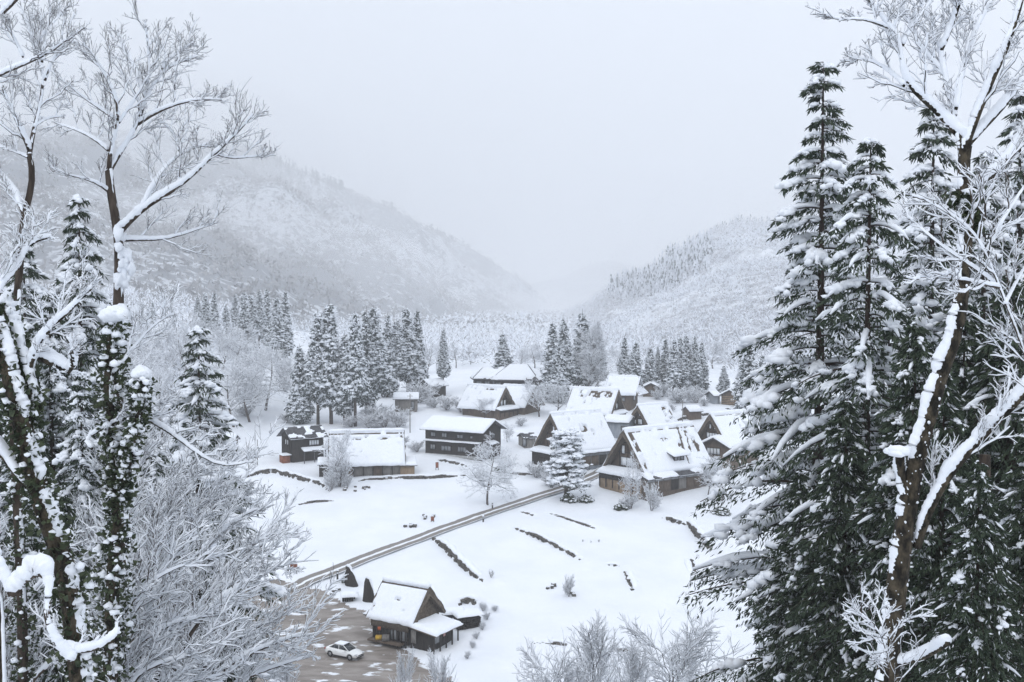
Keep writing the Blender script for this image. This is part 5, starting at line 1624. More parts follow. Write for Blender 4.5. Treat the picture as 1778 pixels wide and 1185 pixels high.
# ------------------------------------------------------------------ far woods on the mountains: masses, not single trees
def scatter_on(V, n, c0, c1, r0=0.0, r1=1.0, rows_front=None):
    nr, nc = V.shape[:2]
    rf = rows_front or nr
    a = (r0 + (r1 - r0) * rng.random(n)) * (rf - 1.01)
    b = (c0 + (c1 - c0) * rng.random(n)) * (nc - 1.01)
    i, j = a.astype(int), b.astype(int)
    fa, fb = (a - i)[:, None], (b - j)[:, None]
    return (V[i, j] * (1 - fb) + V[i, j + 1] * fb) * (1 - fa) + (V[i + 1, j] * (1 - fb) + V[i + 1, j + 1] * fb) * fa
def tufts(mb_, P, w, h, k, size):
    n = len(P)
    q_ = rng.normal(0, 1, (n, k, 3))
    q_ /= np.linalg.norm(q_, axis=2, keepdims=True)
    q_ *= rng.random((n, k, 1)) ** 0.4
    c = P[:, None, :] + q_ * np.array([w / 2, w / 2, h / 2]) * (0.7 + 0.6 * rng.random((n, 1, 1))) + np.array([0, 0, h * 0.5])
    tri = c[:, :, None, :] + rng.normal(0, size, (n, k, 3, 3))
    V = tri.reshape(-1, 3)
    mb_.add(V, None, np.arange(len(V)).reshape(-1, 3))
def spires(mb_, P, w, h, k, dz=0.0):
    n = len(P)
    hh = h * (0.7 + 0.6 * rng.random((n, 1)))
    f = rng.random((n, k))
    a = rng.random((n, k)) * 6.28
    r = w / 2 * (1 - f) ** 0.9
    c = P[:, None, :] + np.stack([np.cos(a) * r, np.sin(a) * r, f * hh + dz], -1)
    tri = np.stack([c + np.stack([np.zeros_like(r), np.zeros_like(r), np.full_like(r, h * 0.14)], -1),
                    c + np.stack([np.cos(a + 1.6) * w * 0.16, np.sin(a + 1.6) * w * 0.16, np.full_like(r, -h * 0.06)], -1) + rng.normal(0, w * 0.06, (n, k, 3)),
                    c + np.stack([-np.cos(a + 1.6) * w * 0.16, -np.sin(a + 1.6) * w * 0.16, np.full_like(r, -h * 0.06)], -1)], 2)
    V = tri.reshape(-1, 3)
    mb_.add(V, None, np.arange(len(V)).reshape(-1, 3))
M['far_twigs'] = noise_mat('far_twigs', (0.28, 0.275, 0.28), (0.42, 0.415, 0.42), 0.02, 0.95)
M['far_needles'] = noise_mat('far_needles', (0.12, 0.135, 0.135), (0.20, 0.215, 0.215), 0.02, 0.95)
fr_, tw_, nd_ = MB(), MB(), MB()
def twig_tufts(mb_, P, w, h, k, ln, wd):
    n = len(P)
    sc = (0.7 + 0.6 * rng.random((n, 1)))
    q_ = rng.normal(0, 1, (n, k, 3))
    q_[..., 2] = np.abs(q_[..., 2])
    q_ /= np.linalg.norm(q_, axis=2, keepdims=True)
    rr = rng.random((n, k, 1)) ** 0.5
    c = P[:, None, :] + q_ * rr * np.array([w / 2, w / 2, h * 0.8]) * sc[..., None] + np.array([0, 0, h * 0.15])
    sprays(mb_, c.reshape(-1, 3), (q_ + rng.normal(0, 0.45, q_.shape)).reshape(-1, 3), ln * (0.6 + 0.8 * rng.random(n * k)), wd * (0.7 + 0.6 * rng.random(n * k)))
def plain_points(n, xa, xb, ya, yb, ok=None):
    x, y = xa + (xb - xa) * rng.random(n), ya + (yb - ya) * rng.random(n)
    x = x * (y / ya) ** 0.9
    if ok is not None:
        k = ok(x, y); x, y = x[k], y[k]
    return np.stack([x, y, T(x, y) - 0.3], 1)
wood_pts = np.concatenate([plain_points(900, -170, -62, 285, 700), plain_points(900, -70, 60, 345, 800), plain_points(750, 40, 170, 315, 760), plain_points(260, -118, -66, 225, 300, lambda x, y: x < -52 - 0.25 * (300 - y) * 0.6)])
twig_tufts(tw_, wood_pts, 8, 9, 16, 1.9, 0.12)
twig_tufts(fr_, wood_pts + np.array([0, 0, 0.2]), 8, 9, 24, 1.8, 0.20)
far_pts = plain_points(2600, -330, 260, 780, 2300)
tufts(tw_, far_pts, 16, 13, 8, 1.0)
tufts(fr_, far_pts, 16, 14, 8, 1.1)
hp = scatter_on(HL, 2900, 0.0, 0.45, 0.0, 0.36, 110)
twig_tufts(fr_, hp, 8, 9, 17, 1.9, 0.20)
twig_tufts(tw_, hp, 8, 8, 9, 1.9, 0.13)
hp = scatter_on(HL, 6500, 0.0, 0.45, 0.34, 1.0, 110)
tufts(fr_, hp, 9, 9, 12, 0.72)
tufts(tw_, hp, 9, 8, 5, 0.6)
hc = np.concatenate([scatter_on(HL, 1300, 0.13, 0.33, 0.80, 1.0, 110), scatter_on(HL, 420, 0.05, 0.16, 0.32, 0.52, 110)])
spires(nd_, hc, 5.2, 14, 8)
spires(fr_, hc, 5.6, 14.5, 18, 0.7)
mtp = np.concatenate([scatter_on(MT, 9000, 0.52, 1.0, 0.0, 1.0, 130), scatter_on(MT, 1500, 0.5, 1.0, 0.985, 1.0, 130)])
tufts(tw_, mtp, 15, 12, 8, 1.6)
mtc = np.concatenate([scatter_on(MT, 1100, 0.74, 0.83, 0.42, 0.66, 130), scatter_on(MT, 700, 0.86, 0.93, 0.6, 0.85, 130)])
spires(nd_, mtc, 9, 20, 10)
for nm, b_, m_, lb in (('snowy_forest_canopy', fr_, 'frost', 'snow resting on the far mountain woods'), ('bare_forest', tw_, 'far_twigs', 'grey leafless woods covering the far mountainsides'), ('conifer_forest', nd_, 'far_needles', 'dark conifer stands on the far mountainsides')):
    tag(b_.build(nm, M[m_], smooth=False), lb, 'forest', kind='stuff')

# ------------------------------------------------------------------ near trees: limbs traced from the photo at each tree's own distance, twigs grown on them
M['cedar_bark'] = noise_mat('cedar_bark', (0.022, 0.015, 0.012), (0.065, 0.043, 0.032), 6, 0.95, stretch=(4, 4, 0.3), bump=0.8, bump_scale=10)

def limbs_3d(limbs, D, rs=1.0):
    """limbs: (points px, start radius px, end radius px, parent index or None, depth change); returns polylines and radii in metres"""
    out = []
    for i, (pts, r0, r1, par, dD) in enumerate(limbs):
        pts = np.array(pts, float)
        seg = np.concatenate([[0], np.cumsum(np.linalg.norm(np.diff(pts, axis=0), axis=1))])
        n = max(6, int(seg[-1] / 22))
        s = np.linspace(0, seg[-1], n)
        pp = np.stack([np.interp(s, seg, pts[:, k]) for k in (0, 1)], 1)
        for _ in range(2): pp[1:-1] = (pp[:-2] + 2 * pp[1:-1] + pp[2:]) / 4
        if par is None: d0 = D
        else:
            ppar, dpar = out[par][2], out[par][3]
            k = int(np.argmin(np.linalg.norm(ppar - pp[0], axis=1)))
            d0 = dpar[k]
        t = s / s[-1]
        dep = d0 + dD * t ** 1.1 + 0.06 * np.sin(t * 7 + i)
        P = np.array([at(a, b, d) for (a, b), d in zip(pp, dep)])
        rad = np.maximum(r0 + (r1 - r0) * t ** 0.8, 0.9) * rs * D / FPX
        out.append((P, rad, pp, dep))
    return out

def near_tree(name, label, limbs, D, th=0.11, dens=4.0, twig=(8, 6), l1=(0.5, 1.4), l2=(0.35, 0.65), l3=(0.35, 0.7), bark='bark', spread=40, up=0.22, twig_th=0.026, tilt=(0, 0, 0), group=None, skip=(), cat='tree', min_r=0.0045, flat=(1, 0.8, 1), t0=0.15, cap=1.9, rs=0.56, rooted=True):
    L3 = limbs_3d(limbs, D, rs)
    if rooted:                                                  # stems that begin inside the view stand on the slope below
        for i, (P, rad, pp, dep) in enumerate(L3):
            if limbs[i][3] is None and (-5 < limbs[i][0][0][0] < 1790 or limbs[i][0][0][1] > 640):
                g = np.array([P[0, 0] + 0.1, P[0, 1] + 0.1, Tz(P[0, 0], P[0, 1]) - 0.3])
                if g[2] < P[0, 2]: L3[i] = (np.vstack([[g], [(g + P[0]) / 2 + np.array([0.06, 0, 0])], P]), np.concatenate([[rad[0] * 1.25, rad[0] * 1.1], rad]), np.vstack([pp[:1], pp[:1], pp]), np.concatenate([dep[:1], dep[:1], dep]))
    base = L3[0][0][0]
    o = empty(name, tuple(base), 0, label, cat, group)
    wood, tw, sn, sf = MB(), MB(), MB(), MB()
    P1s, R1s = [], []
    for i, (P, rad, pp, dep) in enumerate(L3):
        P = P - base
        tubes(wood, P[None], rad[None], 9)
        n = len(P) * 6
        Pr = resample(np.concatenate([P, rad[:, None]], 1), n)
        snow_tubes(sn, Pr[None, :, :3], Pr[None, :, 3], th, 8, lump=0.42 if cap < 3 else 0.25, tilt=tilt, cap=cap, jit=0.34)
        if i in skip: continue
        Ln = np.linalg.norm(np.diff(P, axis=0), axis=1).sum()
        per = max(4, int(Ln * dens))
        k = min(1.0, 0.45 + Ln / 4)
        a, b = sub_branches(P[None], rad[None], per, (l1[0] * k / Ln, l1[1] * k / Ln), spread, 7, up, t0, 0.18, 0.16, 0.5, 0.006, flat, rl=0.017)
        # the limb ends in a spray of its own
        P1s.append(a); R1s.append(b)
        P1s.append(resample(P[2 * len(P) // 3:], 7)[None]); R1s.append(resample(rad[2 * len(P) // 3:][:, None], 7)[:, 0][None])
    P1, R1 = np.concatenate(P1s), np.concatenate(R1s)
    P2, R2 = sub_branches(P1, R1, twig[0], l2, spread, 5, up * 0.8, 0.15, 0.14, 0.16, 0.6, min_r, rl=0.02)
    P3, R3 = sub_branches(P2, R2, twig[1], l3, spread + 2, 3, up * 0.6, 0.12, 0.10, 0.10, 0.7, min_r * 0.75, rl=0.02)
    tubes(wood, P1, R1, 5, caps=False)
    tubes(tw, P2, R2 * 0.85, 3, caps=False)
    tubes(tw, P3, R3 * 0.7, 3, caps=False)
    snow_tubes(sn, P1, R1, th * 0.5, 5, lump=0.5, cap=1.9, jit=0.3)
    snow_tubes(sf, P2, R2, twig_th, 4, lump=0.5, cap=3)
    snow_tubes(sf, P3, R3, twig_th * 0.7, 3, keep=0.85, cap=3)
    wood.build('trunk', M[bark], o)
    tw.build('twigs', M['bark'], o)['kind'] = 'stuff'
    sn.build('snow', M['snow'], o)['kind'] = 'stuff'
    sf.build('twig_snow', M['snow'], o)['kind'] = 'stuff'
    return o, L3, base

def cap_blob(parent, base, p, s, sub=3):
    m1 = MB()
    s = np.array(s)
    c7 = np.array(p) - base + rng.normal(0, 0.36, (9, 3)) * s * np.array([1, 1, 0.3])
    blobs(m1, np.vstack([[np.array(p) - base], c7]), np.vstack([[s * np.array([0.95, 0.95, 0.8])], s * (0.45 + 0.3 * rng.random((9, 1)))]), rng.random(10) * 3, 2, 0.2, 0.6)
    m1.build('snow_cap', M['snow'], parent)

def ivy_on(o, P, rad, n, spread=1.6, snow=60):
    idx = rng.integers(0, len(P) - 1, n)
    f = rng.random((n, 1))
    c = P[idx] * (1 - f) + P[idx + 1] * f
    r_ = rad[idx]
    a = rng.random(n) * 6.28
    bush = 0.35 + 1.3 * vnoise(c[:, 2] * 1.6 + 3, np.sin(a) * 1.5 + 7)
    off = np.stack([np.cos(a), np.sin(a), np.zeros(n)], 1) * (r_ * (0.9 + spread * bush * rng.random(n) ** 1.6))[:, None]
    m1 = MB()
    sprays(m1, c + off, off / r_[:, None] * 0.5 + rng.normal(0, 0.6, (n, 3)), 0.05 + 0.10 * rng.random(n) ** 1.5, 0.02 + 0.045 * rng.random(n) ** 1.5)
    m1.build('ivy', M['ivy'], o, smooth=False)['kind'] = 'stuff'
    snow = int(snow * 1.6)
    s = rng.integers(0, n, snow)
    m1 = MB()
    blobs(m1, c[s] + off[s] * 1.05 + np.array([0, 0, 0.04]), (0.012 + 0.085 * rng.random((snow, 1)) ** 3) * np.array([[1.1, 1.0, 1.0]]), rng.random(snow) * 6, 1, 0.25)
    m1.build('ivy_snow', M['snow'], o)['kind'] = 'stuff'
# -- left: the tall spreading tree whose fan stands against the sky
A = [([(205, 700), (203, 600), (206, 520), (208, 440), (204, 395), (197, 360), (190, 325), (189, 297)], 21, 12, None, 0.0),
     ([(189, 297), (205, 266), (221, 247), (240, 216), (252, 170), (266, 145), (281, 120), (305, 108), (342, 99)], 10, 2, 0, 0.6),
     ([(240, 216), (262, 199), (292, 185), (322, 176), (352, 170), (385, 174)], 5, 1.5, 1, -0.8),
     ([(252, 170), (243, 150), (231, 112), (217, 82), (204, 58)], 5, 1.2, 1, 0.7),
     ([(255, 150), (259, 105), (257, 65), (251, 38)], 4, 1, 1, -0.6),
     ([(281, 120), (302, 92), (338, 74)], 3, 1, 1, 0.4),
     ([(189, 297), (188, 262), (196, 240), (206, 214), (212, 188), (190, 150), (180, 128), (165, 98), (142, 74)], 8, 1.2, 0, -0.9),
     ([(206, 214), (228, 182), (243, 163), (262, 120)], 4, 1.2, 6, 0.5),
     ([(188, 262), (170, 245), (150, 232), (120, 222), (95, 214)], 4, 1, 6, 0.9),
     ([(206, 214), (178, 190), (142, 172), (116, 145)], 4, 1, 6, -0.4),
     ([(207, 404), (224, 386), (246, 361), (276, 345), (306, 330), (340, 300), (375, 265), (410, 235), (441, 198)], 10, 1.5, 0, -1.0),
     ([(246, 361), (261, 326), (290, 286), (310, 262), (362, 250)], 6, 1.2, 10, 0.9),
     ([(310, 262), (308, 240), (294, 219), (272, 208)], 2.5, 1, 11, 0.3),
     ([(375, 268), (392, 278), (422, 275), (457, 270)], 3, 1, 10, 0.5),
     ([(209, 418), (240, 413), (266, 420), (291, 420), (322, 405), (372, 389)], 5, 1.2, 0, 0.8),
     ([(190, 335), (170, 316), (140, 310), (114, 303)], 4, 1, 0, -0.7)]
o_, L_, b_ = near_tree('bare_tree', 'tall spreading bare tree whose snowy fan stands against the sky', A, 24, th=0.15, dens=2.9, twig=(6, 5), skip=(0,), tilt=(0.7, -0.4, 0), l1=(0.45, 1.3), twig_th=0.015, min_r=0.0062, cap=2.4)

ivy_on(o_, L_[0][0][2:10] - b_, L_[0][1][2:10], 700, 0.9, 130)
m1 = MB()
Pk = resample(L_[0][0][2:] - b_, 60)[14:44]
Pk = np.repeat(Pk, 3, 0)[vnoise(np.arange(90) * 0.11, np.zeros(90)) > 0.38]
nk = len(Pk)
blobs(m1, Pk + rng.normal(0, 0.07, (nk, 3)) + np.array([0.11, -0.10, 0]), (0.04 + 0.10 * rng.random((nk, 1)) ** 1.5) * np.array([[0.9, 0.8, 1.2]]), rng.random(nk) * 6, 2, 0.3, 1.0)
m1.build('plastered_snow', M['snow'], o_)['kind'] = 'stuff'

# -- far left: crooked tree at the picture edge
B_ = [([(20, 640), (30, 520), (36, 440), (40, 385), (50, 342), (58, 320), (60, 303), (51, 268)], 14, 9, None, 0.0),
      ([(51, 268), (58, 225), (71, 180), (78, 140), (73, 110), (60, 80), (50, 50), (35, 12)], 8, 1.5, 0, 0.6),
      ([(51, 262), (36, 226), (18, 190), (4, 155)], 6, 2, 0, -0.6),
      ([(41, 372), (22, 326), (-6, 296)], 7, 3, 0, 0.5),
      ([(78, 140), (86, 110), (102, 85), (133, 58)], 4, 1, 1, -0.6),
      ([(73, 108), (76, 62), (92, 16)], 4, 1, 1, 0.5),
      ([(40, 100), (20, 60), (5, 30)], 3, 1, 1, -0.3),
      ([(60, 80), (85, 45), (115, 20)], 3, 1, 1, 0.4),
      ([(-52, 160), (-30, 142), (0, 130), (30, 118), (60, 105), (95, 90), (116, 70)], 6, 2, 8, -0.6),
      ([(-46, 66), (-30, 50), (0, 26), (16, 18), (32, -4)], 7, 5, 8, 0.0),
      ([(58, 222), (80, 205), (110, 203)], 3, 1, 1, 0.4),
      ([(50, 275), (28, 265), (-5, 252)], 3, 1, 0, 0.4)]
B_.insert(8, ([(-95, 1000), (-80, 600), (-60, 200), (-45, 60), (-40, -80)], 12, 6, None, 0.0))
o_, L_, b_ = near_tree('bare_tree', 'crooked bare tree at the left picture edge with dark wavy stem', B_, 21, th=0.14, dens=2.7, twig=(6, 5), skip=(0, 8, 10), tilt=(0.6, -0.4, 0), l1=(0.4, 1.1), twig_th=0.014, min_r=0.0055, cap=2.4)

ivy_on(o_, resample(L_[0][0][:6] - b_, 12), resample(L_[0][1][:6, None], 12)[:, 0], 1600, 1.3, 160)

# -- left foreground: thick mossy trunks leaning out of the corner
C1 = [([(150, 1250), (122, 1020), (96, 930), (72, 870), (52, 790), (38, 735), (22, 665), (-8, 560)], 27, 19, None, 0.0),
      ([(62, 830), (48, 760), (66, 715), (48, 655), (28, 590), (8, 515)], 15, 10, 0, 0.5),
      ([(48, 655), (62, 590), (88, 570), (112, 546), (134, 528), (160, 500)], 8, 3, 1, -0.4),
      ([(-8, 562), (-16, 505), (20, 480), (38, 466), (41, 446), (31, 430), (46, 418), (88, 412)], 6, 3, 0, 0.3),
      ([(60, 615), (92, 626), (112, 640), (122, 662), (134, 640), (120, 585)], 10, 5, 1, -0.3),
      ([(-20, 760), (10, 795), (34, 835), (52, 850)], 8, 6, None, 0.0)]
o_, L_, b_ = near_tree('mossy_tree', 'thick dark mossy trunk leaning out of the lower left corner', C1, 15, rs=0.8, th=0.20, dens=4, twig=(7, 5), bark='mossy_bark', skip=(0, 1, 5), tilt=(0.75, -0.45, 0.1), l1=(0.3, 0.9))
C2 = [([(190, 1250), (196, 1000), (206, 900), (200, 800), (188, 720), (190, 640), (196, 562)], 26, 15, None, 0.0),
      ([(205, 880), (228, 780), (244, 705), (249, 660)], 15, 12, 0, -0.4),
      ([(190, 770), (228, 722), (262, 704), (300, 690)], 6, 3, 0, 0.5),
      ([(250, 725), (278, 740), (312, 762), (344, 792), (392, 816), (440, 800)], 6, 1.5, 2, -0.5),
      ([(196, 650), (230, 610), (262, 560), (300, 545)], 4, 1.5, 0, 0.4),
      ([(160, 780), (130, 770), (165, 750), (225, 722)], 5, 4, 0, 0.0)]
ivy_on(o_, L_[1][0] - b_, L_[1][1], 900, 1.0, 50)
ivy_on(o_, L_[0][0] - b_, L_[0][1], 1500, 0.8, 60)
o_, L_, b_ = near_tree('ivy_trunk', 'broken ivy-covered trunk with a round snow cap on top', C2, 19, rs=0.55, th=0.15, dens=4, twig=(7, 5), l1=(0.4, 1.0), bark='mossy_bark', skip=(0, 1), tilt=(0.5, -0.4, 0.1))
ivy_on(o_, L_[0][0] - b_, L_[0][1], 3000, 2.0, 420)
ivy_on(o_, L_[1][0] - b_, L_[1][1], 1100, 1.8, 200)
cap_blob(o_, b_, at(197, 548, 19.0), (0.25, 0.24, 0.22))
cap_blob(o_, b_, at(250, 650, 18.7), (0.17, 0.17, 0.18))
# the bent branch under a fat roll of snow
Bn = [([(20, 1035), (40, 1004), (58, 990), (84, 986), (92, 1010), (84, 1040), (74, 1078), (92, 1112), (112, 1135), (126, 1152)], 8, 5, None, 0.0),
      ([(112, 1132), (140, 1137), (168, 1130), (192, 1118), (206, 1096)], 4, 2, 0, 0.2),
      ([(-80, 1700), (-62, 1250), (-30, 960), (0, 985), (20, 1035)], 7, 7, None, 0.0)]
near_tree('bent_branch', 'bent branch under a fat roll of snow in the lower left', Bn, 10, rooted=False, rs=0.8, th=0.20, dens=2.0, twig=(4, 3), skip=(0, 2), tilt=(0, 0, 0.2), cat='branch', cap=5, l1=(0.1, 0.4))

# -- lower left: brushwood fans loaded with snow
def fan(label, D, stems, th=0.12, dens=2.2, twig=(7, 5), **k):
    stems = [([(x - 42 * (y < 1200) - 10, y + 22) for x, y in p_], r, dd) for p_, r, dd in stems]
    return near_tree('snowy_bush', label, [(p, r, 1.0, None, dd) for p, r, dd in stems], D, th=th, dens=dens, twig=twig, group='snow-laden brushwood in the lower left', cat='bush', twig_th=0.042, min_r=0.007, rs=1.0, spread=30, up=0.10, l1=(0.7, 1.9), l2=(0.35, 0.6), l3=(0.35, 0.65), flat=(1, 0.6, 1), t0=0.12, cap=2.6, **k)[0]
fan('brushwood fan reaching right across the parking area', 25, [
    ([(330, 1230), (352, 1130), (400, 1050), (455, 1005), (505, 975), (545, 962)], 7, -1.5), ([(350, 1230), (400, 1120), (460, 1085), (512, 1062), (556, 1040)], 6, 0.8), ([(370, 1230), (420, 1150), (490, 1110), (545, 1090), (582, 1078)], 6, -0.8),
    ([(340, 1230), (370, 1110), (418, 1000), (462, 942), (522, 905)], 6, 1.2), ([(390, 1240), (450, 1165), (520, 1140), (580, 1120)], 5, 0.3)])
fan('brushwood fan rising up the middle of the lower left', 28, [
    ([(300, 1230), (330, 1080), (372, 985), (420, 915), (470, 872), (500, 862)], 7, 1.0), ([(290, 1230), (318, 1060), (350, 950), (396, 880), (440, 848)], 6, -1.0), ([(280, 1230), (300, 1040), (322, 930), (345, 862), (392, 822)], 6, 0.6), ([(310, 1230), (360, 1090), (420, 1010), (480, 950), (528, 905)], 6, -0.5), ([(270, 1230), (285, 1030), (300, 920), (330, 830)], 5, 0.8)])
fan('dense brushwood under the ivy-covered trunk', 20, [
    ([(200, 1240), (232, 1100), (280, 1020), (330, 975), (372, 960)], 6, -0.8), ([(210, 1240), (262, 1120), (320, 1075), (380, 1050), (420, 1048)], 6, 0.8), ([(190, 1240), (215, 1080), (245, 1000), (262, 930), (268, 880), (292, 820)], 6, 0.6), ([(220, 1240), (280, 1150), (345, 1125), (410, 1110)], 5, -0.4), ([(230, 1250), (300, 1185), (370, 1165), (440, 1150)], 5, 0.5), ([(205, 1240), (250, 1090), (310, 1010), (362, 915)], 5, 0.4)])
fan('brushwood behind the mossy trunk at the left edge', 23, [
    ([(20, 1240), (60, 1080), (110, 1000), (160, 960), (205, 950)], 6, 0.6), ([(0, 1240), (10, 1050), (22, 960), (30, 900)], 6, 0.4), ([(40, 1250), (100, 1160), (170, 1110), (240, 1090)], 6, -0.5), ([(60, 1250), (130, 1190), (210, 1165), (290, 1150)], 5, 0.2), ([(-10, 1240), (0, 1140), (40, 1090), (90, 1065)], 5, -0.4)])
fan('brushwood on the slope behind the ivy-covered trunk', 32, [
    ([(260, 1000), (262, 900), (275, 820), (300, 770), (330, 740)], 5, 0.5), ([(280, 1000), (300, 900), (335, 830), (380, 800), (420, 788)], 5, -0.5), ([(240, 1000), (238, 880), (228, 800), (240, 740)], 5, 0.4), ([(300, 1010), (340, 910), (390, 860), (440, 838), (476, 835)], 5, 0.8)])

# -- right: the big forked tree
Rt = [([(1535, 1290), (1545, 1120), (1558, 1010), (1572, 900), (1590, 800), (1612, 722), (1634, 642), (1656, 590), (1668, 530), (1672, 470), (1678, 400), (1674, 320), (1671, 285), (1678, 247)], 37, 17, None, 0.0),
      ([(1678, 247), (1658, 232), (1626, 190), (1592, 166), (1570, 146), (1567, 108), (1567, 74), (1550, 50), (1524, 22), (1498, -8)], 11, 2, 0, -0.7),
      ([(1567, 80), (1590, 36), (1618, 0)], 4, 2, 1, 0.4),
      ([(1672, 290), (1660, 200), (1645, 145), (1634, 85), (1616, 32), (1592, -8)], 10, 3, 0, 0.5),
      ([(1634, 88), (1655, 44), (1670, -8)], 6, 4, 3, -0.3),
      ([(1660, 190), (1668, 140), (1690, 60), (1722, 0)], 5, 3, 3, 0.6),
      ([(1678, 250), (1700, 192), (1726, 130), (1750, 80), (1766, 30), (1776, -8)], 11, 6, 0, -0.4),
      ([(1684, 248), (1716, 212), (1744, 188), (1768, 150), (1792, 118)], 8, 5, 0, 0.6),
      ([(1690, 330), (1738, 300), (1762, 252), (1795, 212)], 9, 7, 0, -0.3),
      ([(1592, 950), (1606, 900), (1630, 850), (1660, 806), (1702, 762), (1742, 720), (1800, 660)], 14, 12, 0, -0.9),
      ([(1572, 880), (1564, 830), (1562, 790)], 14, 13, 0, -0.2),
      ([(1555, 1155), (1590, 1148), (1618, 1136), (1646, 1116)], 8, 8, 0, -0.9),
      ([(1570, 150), (1540, 118), (1510, 104), (1478, 98)], 4, 1, 1, 0.5),
      ([(1550, 52), (1520, 40), (1490, 30), (1462, 36)], 3, 1, 1, -0.4),
      ([(1640, 130), (1610, 100), (1590, 70), (1562, 0)], 4, 1.5, 3, 0.4)]
o_, L_, b_ = near_tree('bare_tree', 'big forked bare tree on the right with thick mossy trunk', Rt, 15.5, rs=0.60, th=0.20, dens=3.2, twig=(6, 5), bark='mossy_bark', skip=(0, 10, 11), tilt=(-0.8, -0.3, 0.1), twig_th=0.028, l1=(0.3, 0.9), cap=2.4)
cap_blob(o_, b_, at(1562, 786, 15.2), (0.15, 0.15, 0.12))
def bark_specks(o, P, rad, n, lo=0.006, hi=0.022):
    i = rng.integers(0, len(P) - 1, n)
    f_ = rng.random((n, 1))
    a = rng.random(n) * 6.28
    c = P[i] * (1 - f_) + P[i + 1] * f_ + np.stack([np.cos(a), np.sin(a), np.zeros(n)], 1) * (rad[i] * 0.99)[:, None]
    m1 = MB()
    blobs(m1, c, (lo + (hi - lo) * rng.random((n, 1)) ** 2.5) * np.array([[1.0, 1.0, 1.2]]), a, 1, 0.3, 1.0)
    m1.build('snow_specks', M['snow'], o)['kind'] = 'stuff'
bark_specks(o_, L_[0][0] - b_, L_[0][1], 260)
ivy_on(o_, L_[0][0][-8:-4] - b_, L_[0][1][-8:-4], 1200, 1.4, 60)
Rs = [([(1806, 740), (1782, 620), (1735, 500), (1712, 440), (1690, 400), (1650, 372), (1600, 345)], 5, 1.2, None, -0.6),
      ([(1735, 500), (1700, 470), (1650, 440), (1600, 400), (1572, 372)], 4, 1, 0, 0.5),
      ([(1712, 440), (1735, 395), (1760, 350), (1790, 310)], 4, 1, 0, 0.4),
      ([(1700, 415), (1705, 370), (1722, 320), (1740, 290)], 3, 1, 0, -0.4),
      ([(1735, 500), (1690, 490), (1640, 480), (1590, 482)], 4, 1, 0, -0.5),
      ([(1745, 530), (1770, 480), (1795, 440)], 3, 1, 0, 0.4)]
near_tree('snowy_bush', 'fine snowy twigs crossing in front of the forked trunk', Rs, 11, th=0.05, dens=1.7, twig=(6, 4), cat='bush', twig_th=0.018, min_r=0.004, l1=(0.3, 0.8))
Rl = [([(1545, 1190), (1540, 1110), (1520, 1080), (1490, 1062)], 4, 1, None, -0.4), ([(1540, 1110), (1500, 1100), (1470, 1075)], 3, 1, 0, 0.3), ([(1540, 1120), (1530, 1070), (1505, 1030)], 3, 1, 0, 0.5), ([(1545, 1110), (1570, 1075), (1600, 1070)], 3, 1, 0, -0.4), ([(1542, 1130), (1510, 1140), (1480, 1120)], 3, 1, 0, 0.2)]
near_tree('snowy_bush', 'tuft of snowy shoots at the foot of the forked trunk', Rl, 13, rs=0.4, th=0.035, dens=4.0, twig=(5, 3), cat='bush', twig_th=0.018, min_r=0.003, l1=(0.2, 0.6))

